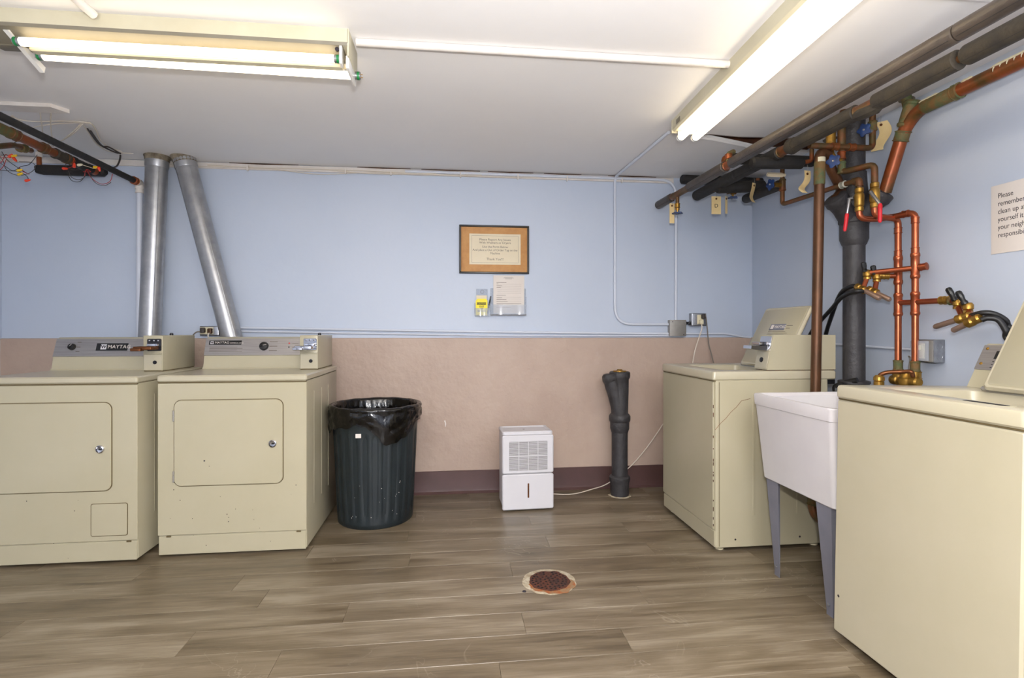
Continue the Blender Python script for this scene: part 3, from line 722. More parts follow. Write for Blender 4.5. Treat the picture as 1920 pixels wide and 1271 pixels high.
loft(bm, [[(x,y,.0002) for x, y in lp], [(x*.95,y*.95,.004) for x, y in lp]]); part('sealant_ring', bm, 'cement', co, label='flaky rust-stained sealant ring')

# ================================================================== FLOOR DRAIN
c = at(1030, 1090, Z=0)
dr = thing('floor_drain', (c.x, c.y, 0), 0, 'rusty round floor drain grate set in the plank floor', 'floor drain')
def blob(r, amp, s, seed, n=60): return [((r+amp*noise.noise(Vector((math.cos(2*PI*k/n)*s, math.sin(2*PI*k/n)*s, seed))))*math.cos(2*PI*k/n), (r+amp*noise.noise(Vector((math.cos(2*PI*k/n)*s, math.sin(2*PI*k/n)*s, seed))))*math.sin(2*PI*k/n)) for k in range(n)]
B_ = blob(.119,.008,2.5,4); B2 = blob(.099,.012,3,7)
bm = BM(); loft(bm, [[(x,y,.0003) for x, y in B_], [(x,y,.0012) for x, y in B_], [(x*.96,y*.96,.0022) for x, y in B_]]); part('mortar_ring', bm, 'cement', dr, label='pale uneven mortar ring')
bm = BM(); st = blob(.112,.02,3,11); loft(bm, [[(x*.9+.008,y*.72-.034,.0014) for x, y in st], [(x*.9+.008,y*.72-.034,.0026) for x, y in st]]); part('rust_stain', bm, 'rust_stain', dr, label='orange rust stain on the near side')
bm = BM(); loft(bm, [[(x*.92,y*.92,.002) for x, y in B2], [(x*.92,y*.92,.0046) for x, y in B2], [(x*.86,y*.86,.0056) for x, y in B2]]); gr = part('grate', bm, 'rust', dr)
for rad, cnt in ((0,1), (.020,6), (.040,12), (.060,18), (.076,24)):
    for k in range(cnt):
        a = 2*PI*k/cnt+rad*30; x, y = rad*math.cos(a), rad*math.sin(a)
        if rad > .05 and 1.0 < a % (2*PI) < 2.2 and k % 2: continue
        bm = BM(); lathe(bm, [(.0052,.0050), (.0052,.0062), (.0042,.0064)], (x,y,0), 8); part('hole', bm, 'hole_dark', gr)
# small dark speck on the floor
bm = BM(); c = at(983, 1109, Z=0); lathe(bm, [(.009,.0003), (.008,.0025), (.004,.003)], c, 10); solo('grit_speck', bm, 'ink', 'small dark speck on the floor left of the drain', 'debris')

# ================================================================== UTILITY SINK
sk = thing('utility_sink', (1.70, 2.08, 0), 0, 'white plastic laundry tub on grey metal legs between the two washers', 'sink')
def srr(x0, x1, y0, y1, r, z): return rr((x0+x1)/2, (y0+y1)/2, x1-x0, y1-y0, r, z, 5)
xo, xi = -.30, .32; ya, yb = -.265, .255
bm = BM(); loft(bm, [srr(xo+.042,xi-.03,ya+.030,yb-.030,.02,.438), srr(xo+.036,xi-.025,ya+.026,yb-.026,.022,.443), srr(xo+.008,xi-.006,ya+.006,yb-.006,.02,.775), srr(xo+.004,xi-.004,ya+.003,yb-.003,.02,.777), srr(xo,xi,ya,yb,.02,.822),
              srr(xo+.002,xi,ya+.002,yb-.002,.03,.828), srr(xo+.016,xi-.10,ya+.016,yb-.016,.03,.828), srr(xo+.030,xi-.11,ya+.03,yb-.03,.03,.815), srr(xo+.075,xi-.13,ya+.06,yb-.06,.04,.465), srr(xo+.10,xi-.15,ya+.08,yb-.08,.04,.458)])
tb = part('basin', bm, 'tub_white', sk)
bm = BM(); lathe(bm, [(.028,.425), (.032,.430), (.032,.440)], (.0,.0,0), 20); part('drain', bm, 'chrome', tb)
for (x, y, sx, sy) in ((xo+.05, yb-.05, -1, 1), (xo+.05, ya+.06, -1, -1), (xi-.05, yb-.05, 1, 1), (xi-.05, ya+.06, 1, -1)):
    bm = BM()
    def Lsec(wx, wy, z, x, y):     # angle section, corner outward, made as a closed L loop
        t_ = .0025; cx, cy = x, y
        return [(cx, cy, z), (cx-sx*wx, cy, z), (cx-sx*wx, cy-sy*t_, z), (cx-sx*t_, cy-sy*t_, z), (cx-sx*t_, cy-sy*wy, z), (cx, cy-sy*wy, z)]
    loft(bm, [Lsec(.026,.036,.0,x-sx*.02,y-sy*.018), Lsec(.026,.036,.02,x-sx*.02,y-sy*.018), Lsec(.066,.088,.448,x+sx*.006,y+sy*.006), Lsec(.066,.088,.455,x+sx*.004,y+sy*.004)])
    lg = part('leg', bm, 'leg_grey', sk, angle=20)
    bm = BM(); rod(bm, (x-sx*.018, y-sy*.036, .045), (x-sx*.011, y-sy*.036, .045), [(.006,0), (.006,.7), (.003,1)], 8); part('bolt', bm, 'zinc', lg)
# faucet at the rear of the tub
fx = 2.10
fc = thing('faucet', (fx, 2.24, .86), 0, 'old brass faucet with curved spout behind the laundry tub', 'faucet')
p1 = at(1684, 700, X=2.12); p2 = at(1716, 700, X=2.12)
bm = BM(); rod(bm, (p1.x-.01,2.32,.885), (p2.x-.01,2.17,.885), [(.020,0), (.024,.05), (.024,.25), (.018,.28), (.018,.72), (.024,.75), (.024,.95), (.018,1)], 16); part('body', bm, 'brass', fc, True)
bm = BM(); rod(bm, (2.11,2.24,.865), (2.11,2.24,.925), [(.030,0), (.034,.2), (.034,.5), (.022,.7), (.018,1)], 16); part('bonnet', bm, 'brass', fc, True)
sp = [at(1712,706,X=2.06), at(1708,697,X=2.05), at(1690,697,X=2.03), at(1665,698,X=1.99), at(1652,702,X=1.97), at(1648,708,X=1.965)]
bm = BM(); tube(bm, smooth_path(sp, 5), .0095, 12); s = part('spout', bm, 'bronze', fc, True, label='tarnished brown spout')
e_ = sp[-1]
bm = BM(); rod(bm, e_+Vector((0,0,.012)), e_+Vector((0,0,-.035)), [(.014,0), (.022,.2), (.023,.5), (.018,.6), (.021,.65), (.021,1)], 14); part('hose_nozzle', bm, 'brass', s, True)

# ================================================================== PIPES: shared builders
def pipe(parent, pts, r, mt, name='pipe', bend=.03, n=14, label=None):
    bm = BM(); tube(bm, fillet(pts, bend) if len(pts) > 2 else pts, r, n); return part(name, bm, mt, parent, True, label=label)
def collar(parent, p, d_, r, ln, mt, name='fitting', n=14, label=None):
    p, d_ = Vector(p), Vector(d_).normalized(); a = p-d_*ln/2; b_ = p+d_*ln/2
    bm = BM(); rod(bm, a, b_, [(r*.92,0), (r*1.12,.06), (r*1.12,.14), (r,.17), (r,.83), (r*1.12,.86), (r*1.12,.94), (r*.92,1)], n); return part(name, bm, mt, parent, True, label=label)
def elbow(parent, p, a, b_, r, arm, mt, name='elbow'):
    p = Vector(p); a = (Vector(a)-p).normalized(); b_ = (Vector(b_)-p).normalized()
    pts = [p+a*arm] + fillet([p+a*arm*.98, p, p+b_*arm*.98], arm*.8)[1:-1] + [p+b_*arm]
    bm = BM(); tube(bm, pts, [r*1.1]+[r]*(len(pts)-2)+[r*1.1], 14); return part(name, bm, mt, parent, True)
def handwheel(parent, p, d_, r=.026, stem=.03, mt='blue_handle'):
    p, d_ = Vector(p), Vector(d_).normalized()
    bm = BM(); rod(bm, p, p+d_*stem, [(.014,0), (.014,.3), (.007,.35), (.006,1)], 10); st = part('valve_stem', bm, 'brass', parent, True)
    u = d_.cross(Vector((0,0,1)));
    if u.length < .01: u = Vector((1,0,0))
    u.normalize(); v = d_.cross(u); c = p+d_*stem; n = 40
    bm = BM(); loops = []
    for h, q in ((-.005,.8), (-.003,1), (.003,1), (.005,.8)):
        loops.append([c+d_*h+(u*math.cos(2*PI*k/n)+v*math.sin(2*PI*k/n))*(r*(.86+.14*math.cos(5*2*PI*k/n)))*q for k in range(n)])
    loft(bm, loops); w_ = part('handwheel', bm, mt, parent, True)
    bm = BM(); rod(bm, c-d_*.002, c+d_*.009, [(.006,0), (.006,.7), (.003,1)], 8); part('wheel_nut', bm, 'zinc', w_, True)

# ------------------------------------------------------------------ big insulated pipes under the ceiling, right
A0 = Vector((1.440, 3.50, 2.005)); A1 = Vector((1.535, .55, 2.020))
dA = (A1-A0).normalized()
def onA(Y): return A0 + dA*((Y-A0.y)/dA.y)
ip = thing('insulated_pipe', A0, 0, 'long grey insulated pipe under the ceiling, the left-hand one of the pair', 'pipe', 'insulated pipes along the ceiling')
pipe(ip, [onA(3.52), onA(.5)], .012, 'copper_old')
for a_, b_, r, mt in ((3.56,3.36,.0285,'insulation_grey'), (3.10,2.70,.030,'insulation_grey'), (2.64,1.42,.0285,'insulation_grey'), (1.417,.50,.0285,'insulation_grey')):
    bm = BM(); rod(bm, onA(a_), onA(b_), [(r*.9,0), (r,.004), (r,.996), (r*.9,1)], 22); s = part('insulation_sleeve', bm, mt, ip, True)
    bm = BM(); off = Vector((-.021,0,-.021)) * (r/.03); tube(bm, [onA(a_-.01)+off, onA(b_+.01)+off], .0012, 5); part('slit', bm, 'insulation_black', s, True)
collar(ip, onA(3.22), dA, .021, .26, 'copper_old', label='bare copper length with a tee')
collar(ip, onA(2.665), dA, .022, .06, 'copper_rust')
te = onA(3.27)
pipe(ip, [te, te+Vector((0,0,-.10))], .012, 'copper_old'); collar(ip, te+Vector((0,0,-.075)), (0,0,1), .016, .03, 'brass', 'valve_body')
handwheel(ip, te+Vector((0,0,-.095)), (0,0,-1), .036, .028)
q = onA(2.66); pipe(ip, [q, q+Vector((-.004,.01,.055)), q+Vector((.05,.05,.085))], .014, 'verdigris', bend=.03)
collar(ip, q+Vector((0,.006,.042)), (0,.1,1), .018, .03, 'copper_rust')

Bq0 = Vector((1.66, 3.42, 2.045)); Bq1 = Vector((1.765, .55, 2.055)); dB = (Bq1-Bq0).normalized()
def onB(Y): return Bq0 + dB*((Y-Bq0.y)/dB.y)
ip2 = thing('insulated_pipe', Bq0, 0, 'dark insulated pipe under the ceiling nearer the right wall, brown where torn', 'pipe', 'insulated pipes along the ceiling')
pipe(ip2, [onB(3.40), onB(.5)], .014, 'copper_old')
for a_, b_, r, mt in ((3.44,2.95,.035,'insulation_black'), (2.948,2.56,.034,'insulation_black'), (2.48,2.06,.034,'insulation_dark'), (1.96,1.62,.035,'insulation_dark'), (1.60,.50,.035,'insulation_dark')):
    bm = BM(); rod(bm, onB(a_), onB(b_), [(r*.85,0), (r,.01), (r,.99), (r*.85,1)], 22); s = part('insulation_sleeve', bm, mt, ip2, True)
    bm = BM(); off = Vector((-.024,0,-.0245)); tube(bm, [onB(a_-.01)+off, onB(b_+.01)+off], .0013, 5); part('slit', bm, 'insulation_black', s, True)
collar(ip2, onB(2.52), dB, .026, .10, 'copper_old')
bm = BM(); rod(bm, onB(2.50), onB(2.44), [(.028,0), (.041,.4), (.037,1)], 16); part('torn_sleeve_end', bm, 'insulation_dark', ip2, True)
collar(ip2, onB(2.01), dB, .024, .13, 'copper_old', label='bare stretch of tarnished copper')
bm = BM(); rod(bm, onB(2.08)+Vector((0,0,-.012)), onB(1.93)+Vector((0,0,-.022)), [(.02,0), (.028,.3), (.026,.8), (.01,1)], 9); part('torn_insulation', bm, 'insulation_dark', ip2, True)

def xrun(name_label, p0, p1, r, mt, group='short insulated branch pipes'):
    t = thing('insulated_branch', p0, 0, name_label, 'pipe', group)
    bm = BM(); rod(bm, p0, p1, [(r*.7,0), (r*.95,.01), (r,.03), (r,.98), (r*.85,1)], 20); part('insulation_sleeve', bm, mt, t, True)
    return t
C0 = at(1277,336,Y=3.55)
tC = xrun('black insulated branch against the back wall, its capped end leftmost under the ceiling', C0, C0+Vector((.62,0,-.004)), .032, 'insulation_black')
pipe(tC, [C0+Vector((.60,0,0)), C0+Vector((.70,0,0)), C0+Vector((.70,-.12,0))], .013, 'copper_old')
D0 = at(1367,297,Y=2.74)
tD = xrun('black insulated branch crossing close under the ceiling beside the torn gap', D0, D0+Vector((.50,0,.0)), .030, 'insulation_black')
elbow(tD, D0+Vector((-.025,0,0)), D0+Vector((.1,0,0)), D0+Vector((-.025,-.02,-.1)), .020, .035, 'copper_rust')
pipe(tD, [D0+Vector((-.025,-.004,-.02)), onA(2.72)+Vector((-.0,0,.01))], .013, 'verdigris')
E0 = at(1392,354,Y=3.05); 
tE = xrun('dark insulated branch hanging between the two long pipes and the copper tee', at(1345,352,Y=3.15), at(1432,349,Y=3.15), .036, 'insulation_black')
p = at(1432,349,Y=3.15); pipe(tE, [p, at(1462,346,Y=3.10)], .014, 'brass')
collar(tE, at(1447,348,Y=3.12), (1,0,0), .018, .05, 'brass', 'union')
F0 = at(1398,373,Y=3.30); F1 = at(1462,347,Y=2.86)
tF = xrun('black insulated branch slanting down behind the copper tee', F0, F1, .030, 'insulation_black')
# valves line below the branches
t = thing('valve_line', at(1345,357,Y=3.22), 0, 'tarnished copper valve line with blue handwheels hanging below the insulated pipes', 'pipe')
p0, p1, p2 = at(1338,356,Y=3.2), at(1385,359,Y=3.2), at(1420,357,Y=3.2)
pipe(t, [p0, p2], .012, 'copper_old'); collar(t, at(1372,358,Y=3.2), (1,0,0), .019, .06, 'copper_old', 'tee')
handwheel(t, at(1374,362,Y=3.2), (0,0,-1), .032, .030); handwheel(t, at(1394,356,Y=3.2), (-.75,-.65,.1), .030, .035)
collar(t, at(1407,353,Y=3.2), (1,0,0), .020, .04, 'solder', 'valve_body')
elbow(t, at(1420,356,Y=3.18), at(1400,356,Y=3.18), at(1422,340,Y=3.18), .018, .03, 'copper_rust')
pipe(t, [at(1420,356,Y=3.18), at(1421,335,Y=3.18)], .013, 'copper_old')
t = thing('insulated_branch', at(1420,300,Y=2.55), 0, 'black insulated branch directly above the leftmost copper downpipe', 'pipe', 'short insulated branch pipes')
bm = BM(); rod(bm, at(1408,306,Y=2.62), at(1506,306,Y=2.62), [(.02,0), (.031,.03), (.031,.96), (.02,1)], 18); part('insulation_sleeve', bm, 'insulation_black', t, True)
pipe(t, [at(1500,305,Y=2.62), at(1522,302,Y=2.60), at(1522,272,Y=2.60)], .011, 'copper_rust', bend=.02)

# ------------------------------------------------------------------ cast iron stack by the right wall
S = Vector((2.05, 2.49, 0))
st = thing('drain_stack', S, 0, 'thick dark cast iron drain stack standing against the right wall', 'pipe')
bm = BM(); rod(bm, S+Vector((0,0,.80)), S+Vector((0,0,1.62)), [(.050,0), (.050,1)], 28); part('pipe', bm, 'cast_iron', st, True)
bm = BM(); rod(bm, S+Vector((0,0,0)), S+Vector((0,0,.80)), [(.050,0), (.050,1)], 28); part('pipe', bm, 'cast_iron', st, True)
bm = BM(); rod(bm, S+Vector((0,0,1.90)), S+Vector((0,0,ZC)), [(.050,0), (.050,1)], 28); part('pipe', bm, 'cast_iron', st, True)
def hub(z0, z1, r=.068):
    bm = BM(); h = z1-z0; rod(bm, S+Vector((0,0,z0)), S+Vector((0,0,z1)), [(.05,0), (.056,.06), (r*.96,.24), (r*.96,.78), (r*1.04,.82), (r*1.04,.96), (r*.9,1)], 28); part('hub', bm, 'cast_iron', st, True)
hub(1.555, 1.70); hub(.785, .865, .070)
bm = BM(); rod(bm, S+Vector((0,0,1.68)), S+Vector((0,0,1.93)), [(.056,0), (.060,.1), (.062,.6), (.058,.8), (.056,1)], 28); wy = part('double_wye', bm, 'cast_iron', st, True)
lS = at(1583,372,Y=2.50); rS = at(1652,356,X=2.10)
for e2, k in ((Vector((1.925,2.47,1.80)), 0), (Vector((2.115,2.375,1.81)), 1)):
    base = S+Vector((0,0,1.66)); d_ = (e2-base).normalized()
    bm = BM(); rod(bm, base, e2, [(.05,0), (.046,.6), (.050,.75), (.056,.8), (.056,.97), (.046,1)], 22); part('branch', bm, 'cast_iron', st, True)

# ------------------------------------------------------------------ brown copper drain pipe with trap
q0 = at(1529,738,Y=2.425); q1 = at(1537,305,Y=2.425)
dp = thing('drain_pipe', (q0.x, q0.y, .2), 0, 'tall brown copper drain pipe rising behind the laundry tub', 'pipe')
ax = (q1-q0).normalized(); low = q0 - ax*((q0.z-.27)/ax.z)
pipe(dp, [low, q1], .0235, 'copper_drain', n=20)
bm = BM(); tube(bm, smooth_path([low+Vector((0,0,.01)), low+Vector((0,0,-.03)), low+Vector((.02,-.01,-.075)), low+Vector((.07,-.02,-.095)), low+Vector((.11,-.03,-.06)), low+Vector((.115,-.03,.02)), low+Vector((.08,-.10,.09)), low+Vector((-.05,-.34,.14))], 6), .0245, 18); part('trap', bm, 'copper_old', dp, True, label='tarnished U-shaped trap under the tub')
collar(dp, low+Vector((0,0,.005)), (0,0,1), .027, .04, 'verdigris', 'slip_nut')
bm = BM(); rod(bm, q1-ax*.11, q1+ax*.005, [(.0243,0), (.0256,.05), (.0256,.95), (.024,1)], 20); part('green_band', bm, 'verdigris', dp, True)
bm = BM(); pe = fillet([q1-ax*.01, q1+ax*.055, q1+ax*.055+Vector((.07,.02,-.012)), at(1556,312,Y=2.45), lS+Vector((-.01,0,.04)), Vector((1.935,2.475,1.79))], .035); tube(bm, pe, .0245, 18); part('elbow_run', bm, 'copper_drain', dp, True)
bm = BM(); rnd = random.Random(2)
pc = q1+Vector((0,0,.0)); loops = []
for k in range(6):
    z = -.062+.017*k; a0_ = -2.7+.25*rnd.random(); a1_ = -.9+.5*rnd.random()
    loops.append([pc+ax*z+Vector((.0252*math.cos(a), .0252*math.sin(a), 0)) for a in [a0_+(a1_-a0_)*j/8 for j in range(9)]])
loft(bm, loops, False, False, closed=False); part('paint_patch', bm, 'fixture_cream', dp, True, label='peeling cream paint patch')

# ------------------------------------------------------------------ large copper drain line on the right wall
V = [Vector((2.112,2.365,1.80)), at(1695,243,X=2.125), at(1722,206,X=2.13), Vector((2.13, .5, 2.135))]
vp_ = thing('vent_pipe', V[0], 0, 'large tarnished copper drain line running along the top of the right wall', 'pipe')
pipe(vp_, V, .028, 'copper_rust', bend=.05, n=20)
dV = (V[1]-V[0]).normalized()
collar(vp_, V[0]+dV*.26, dV, .031, .05, 'verdigris'); collar(vp_, V[0]+dV*.36, dV, .031, .12, 'verdigris')
bm = BM(); d2_ = (V[3]-V[2]).normalized(); rod(bm, V[2]+d2_*.03, V[2]+d2_*.17, [(.028,0), (.0305,.03), (.0305,.97), (.028,1)], 20); part('sleeve', bm, 'verdigris', vp_, True)
collar(vp_, V[2]+d2_*.19, d2_, .031, .03, 'verdigris', 'coupling')
v0 = V[0]+dV*.37; vt = Vector((v0.x+.0, v0.y+.02, ZC)); pipe(vp_, [v0, Vector((v0.x, v0.y+.01, v0.z+.04)), vt], .022, 'verdigris', bend=.02)
bm = BM(); rnd = random.Random(9)
for (a_, b_) in ((.02,.12), (.22,.27), (.34,.60), (.9,1.1)):
    tube(bm, [V[2]+d2_*(a_+(b_-a_)*k/8)+Vector((-.017,0,.0235)) for k in range(9)], [.002]+[.0045+.003*rnd.random() for _ in range(7)]+[.002], 6)
for k in range(9):
    s_ = V[2]+d2_*(.36+.026*k); ln = rnd.uniform(.008,.03)
    tube(bm, [s_+Vector((-.024,0,.016)), s_+Vector((-.028,0,.016-ln*.5)), s_+Vector((-.0285,0,.016-ln))], [.003,.002,.001], 6)
part('paint_drips', bm, 'fixture_cream', vp_, True, label='cream paint runs along the top')

# ------------------------------------------------------------------ old copper supply pipes
os_ = thing('copper_supply_line', at(1467,385,X=1.90), 0, 'tarnished copper supply line with a blue handwheel and a low sloping run', 'pipe')
ZA = 1.848; v1 = Vector((1.95, 2.335, 0)); e1 = at(1611,337,X=1.95); k1_ = at(1467,385,X=1.90); k1_.z = e1.z+.004
V1t = at(1611,352,X=1.95)
pipe(os_, [Vector((e1.x,e1.y,V1t.z-.01)), e1, Vector((1.93,2.47,e1.z)), k1_, Vector((k1_.x,k1_.y,2.09))], .0125, 'copper_old', bend=.022)
elbow(os_, e1, e1+Vector((0,0,-1)), Vector((1.93,2.6,e1.z)), .0165, .032, 'copper_old')
collar(os_, Vector((1.93,2.47,e1.z)).lerp(e1,.35), (0,1,0), .016, .03, 'solder', 'coupling')
tz = at(1467,347,X=1.90); collar(os_, (k1_.x,k1_.y,tz.z), (0,0,1), .0175, .07, 'copper_old', 'tee')
pipe(os_, [Vector((k1_.x,k1_.y,tz.z)), Vector((k1_.x-.06,k1_.y,tz.z))], .013, 'brass'); handwheel(os_, Vector((k1_.x-.045,k1_.y,tz.z)), (-1,-.15,0), .034, .032)
bm = BM(); s_ = Vector((k1_.x-.10,k1_.y-.01,tz.z+.055)); rod(bm, s_, s_+Vector((.11,0,0)), [(.011,0), (.013,.2), (.013,.8), (.010,1)], 4); part('valve_lever', bm, 'parchment', os_, True)

os2 = thing('copper_supply_line', at(1578,325,X=1.93), 0, 'tarnished copper supply line crossing in front of the dark stack near the ceiling', 'pipe')
e2 = at(1640,308,X=1.98); V2t = at(1640,342,X=1.98); k2_ = at(1578,325,X=1.93); k2_.z = e2.z+.006
cz = 2.035
pipe(os2, [Vector((e2.x,e2.y,V2t.z-.01)), e2, k2_, Vector((k2_.x,k2_.y,cz))], .0145, 'copper_old', bend=.028)
pipe(os2, [Vector((1.75,k2_.y-.01,cz)), Vector((2.09,k2_.y-.01,cz)), Vector((2.09,k2_.y-.01,ZC))], .0145, 'copper_old', bend=.028)
for x in (1.885, 1.975): collar(os2, (x,k2_.y-.01,cz), (1,0,0), .018, .035, 'copper_rust', 'coupling')
collar(os2, (k2_.x,k2_.y,cz-.04), (0,0,1), .018, .04, 'copper_rust', 'coupling')
collar(os2, (k2_.x,k2_.y,cz-.10), (0,0,1), .018, .06, 'verdigris', 'coupling')
collar(os2, (2.09,k2_.y-.01,cz+.11), (0,0,1), .019, .05, 'verdigris', 'tee')
pipe(os2, [Vector((2.09,k2_.y-.01,cz+.085)), Vector((2.045,k2_.y-.01,cz+.085))], .013, 'zinc'); handwheel(os2, Vector((2.06,k2_.y-.01,cz+.085)), (-1,-.45,0), .034, .028)
# brass riser with handwheel between
p = at(1563,296,Y=2.42)
pipe(os2, [Vector((p.x,p.y+.02,cz+.12)), Vector((p.x,p.y+.02,cz-.02)), Vector((p.x,p.y,p.z)), Vector((k2_.x,k2_.y,p.z-.01))], .013, 'brass', bend=.02)
collar(os2, (p.x,p.y+.02,cz+.05), (0,0,1), .022, .07, 'brass', 'union')
handwheel(os2, at(1566,304,Y=2.40), (-1,-.7,0), .034, .026)
pipe(os2, [Vector((k2_.x,k2_.y,cz)), Vector((k2_.x,k2_.y,cz+.13)), Vector((k2_.x+.03,k2_.y+.02,ZC))], .019, 'copper_old', bend=.02)

# ------------------------------------------------------------------ bright copper manifold
mf = thing('copper_manifold', (2.10, 2.25, .90), 0, 'bright new copper pipework with two tall risers on the right wall', 'pipe')
R1 = at(1684,620,X=2.12); R2 = at(1716,620,X=2.12)
V1 = Vector((e1.x, e1.y, 0)); V2 = Vector((e2.x, e2.y, 0)); zh = 1.668
z1b = at(1612,408,X=V1.x).z; z2b = at(1645,402,X=V2.x).z
pipe(mf, [Vector((V1.x,V1.y,1.80)), Vector((V1.x,V1.y,z1b-.004)), Vector((2.03,2.325,z1b-.008)), Vector((2.08,2.30,1.664)), Vector((R1.x-.030,R1.y,1.664)), Vector((R2.x,R2.y,zh)), Vector((R2.x,R2.y,.93))], .0142, 'copper_new', bend=.032, n=16)
pipe(mf, [Vector((V2.x,V2.y,1.80)), Vector((V2.x,V2.y,z2b-.004)), Vector((R1.x,R1.y+.0,1.655)), Vector((R1.x,R1.y,.93))], .0142, 'copper_new', bend=.030, n=16)
for (x, y, z, d_) in ((R1.x,R1.y,1.60,(0,0,1)), (R2.x,R2.y,1.63,(0,0,1)), (R2.x-.01,R2.y+.04,1.668,(-.2,1,0)), (R1.x,R1.y,1.49,(0,0,1)), (R2.x,R2.y,1.49,(0,0,1))):
    collar(mf, (x,y,z), d_, .0158, .03, 'copper_new', 'coupling')
for (R_, a, b_) in ((R1, 1.34, 1.48), (R1, 1.19, 1.30), (R2, 1.36, 1.48), (R2, 1.19, 1.30)):
    collar(mf, (R_.x,R_.y,(a+b_)/2), (0,0,1), .0172, b_-a, 'copper_new', 'tee', 16)
for R_ in (R1, R2):
    collar(mf, (R_.x,R_.y,.955), (0,0,1), .019, .05, 'verdigris', 'adapter'); collar(mf, (R_.x,R_.y,.915), (0,0,1), .024, .035, 'brass', 'union')
def ball_valve(c, zt, zb, side):
    L_ = zt-zb; bm = BM(); rod(bm, (c.x,c.y,zb), (c.x,c.y,zt), [(.016,0), (.019,.03), (.019,.18), (.016,.2), (.020,.24), (.0215,.3), (.0215,.68), (.020,.74), (.016,.8), (.019,.82), (.019,.97), (.016,1)], 16)
    v = part('ball_valve', bm, 'brass', mf, True)
    bx = Vector((c.x-.026, c.y, (zt+zb)/2))
    ex_ = Vector((-.006, .040 if side > 0 else -.068, -.060)); p0 = bx+Vector((0,.006*side,.01)); p1 = bx+ex_; p2 = p1+Vector((-.006,.006*side,-.085))
    bm = BM(); tube(bm, [p0, p0+Vector((-.01,.012*side,0)), p1, p1+Vector((0,0,-.01))], [.008,.009,.006,.006], 8); part('lever', bm, 'zinc', v, True)
    bm = BM(); tube(bm, [p1+Vector((0,0,.004)), p1+Vector((0,0,-.005)), p2+Vector((0,0,.008)), p2], [.006,.0095,.0085,.005], 10); g_ = part('lever_grip', bm, 'red_vinyl', v, True, label='red vinyl lever grip')
ball_valve(V1, 1.81, 1.695, 1); ball_valve(V2, 1.82, 1.70, -1)
# upper branch to the far washer
def branch_valve(c, dn, lever_d, pr):
    """brass stop at c with lever, copper drop to body, returns body position"""
    c = Vector(c); b_ = Vector(dn)
    bm = BM(); rod(bm, c+Vector((0,0,.012)), c-Vector((0,0,.030)), [(.013,0), (.019,.2), (.019,.6), (.014,.7), (.017,.75), (.017,1)], 12); v = part('stop_valve', bm, 'brass', pr, True)
    bm = BM(); a = c+Vector((-.012,0,.014)); rod(bm, a-Vector((0,0,.008)), a+Vector(lever_d), [(.012,0), (.013,.15), (.009,.3), (.012,.6), (.012,.9), (.008,1)], 10); part('lever', bm, 'black_plastic', v, True)
    pipe(pr, [c-Vector((0,0,.02)), b_], .011, 'copper_new')
def arrestor(b_, tip, tail, pr):
    b_, tip = Vector(b_), Vector(tip); d_ = (tip-b_).normalized()
    bm = BM(); rod(bm, b_-d_*.035, b_+d_*.03, [(.013,0), (.018,.1), (.018,.4), (.014,.45), (.019,.55), (.019,.9), (.014,1)], 12); v = part('brass_tee', bm, 'brass', pr, True)
    bm = BM(); rod(bm, b_+d_*.028, tip, [(.0115,0), (.0115,.93), (.008,1)], 14); part('arrestor_tube', bm, 'arrestor', v, True)
ub = 2.04
u1 = at(1626,512,X=ub-.03); u2 = at(1644,517,X=ub)
pipe(mf, [at(1737,499,X=2.135), Vector((R2.x,R2.y,1.41)), u1], .0125, 'copper_new', bend=.01); pipe(mf, [Vector((R1.x,R1.y,1.382)), u2], .0125, 'copper_new')
collar(mf, at(1732,500,X=2.135), at(1737,499,X=2.135)-at(1716,503,X=2.12), .016, .03, 'copper_new', 'cap')
for f_ in (.55, .72, .88): 
    for (A_, B__) in ((Vector((R1.x-.02,R1.y+.02,1.40)), u1), (Vector((R1.x,R1.y,1.382)), u2)):
        p = A_.lerp(B__, f_); collar(mf, p, B__-A_, .0165, .022, 'brass', 'union')
b1, b2 = at(1618,541,X=ub-.06), at(1640,546,X=ub-.03)
branch_valve(u1, b1, (-.006,.004,.040), mf); branch_valve(u2, b2, (-.006,.004,.036), mf)
arrestor(b1+Vector((0,.01,.0)), at(1650,560,X=ub-.06), None, mf); arrestor(b2+Vector((0,.01,0)), at(1669,562,X=ub-.03), None, mf)
# lower branch to the near washer
l1 = at(1796,566,X=2.10); l2 = at(1815,573,X=2.08)
pipe(mf, [Vector((R1.x,R1.y,1.255)), Vector((R2.x,R2.y,1.252)), at(1780,563,X=2.12), l1], .0130, 'copper_new', bend=.01); 
pipe(mf, [at(1795,568,X=2.11), l2], .011, 'brass')
for px in (1768, 1776): collar(mf, at(px,563,X=2.12), (0,1,0), .017, .022, 'brass', 'union')
collar(mf, at(1784,564,X=2.115), (0,1,0), .017, .012, 'verdigris', 'joint')
b3, b4 = at(1806,596,X=2.06), at(1824,602,X=2.04)
branch_valve(l1, b3, (-.012,.022,.046), mf); branch_valve(l2, b4, (-.012,.022,.046), mf)
arrestor(b3, at(1752,613,X=2.06), None, mf); arrestor(b4, at(1786,620,X=2.04), None, mf)
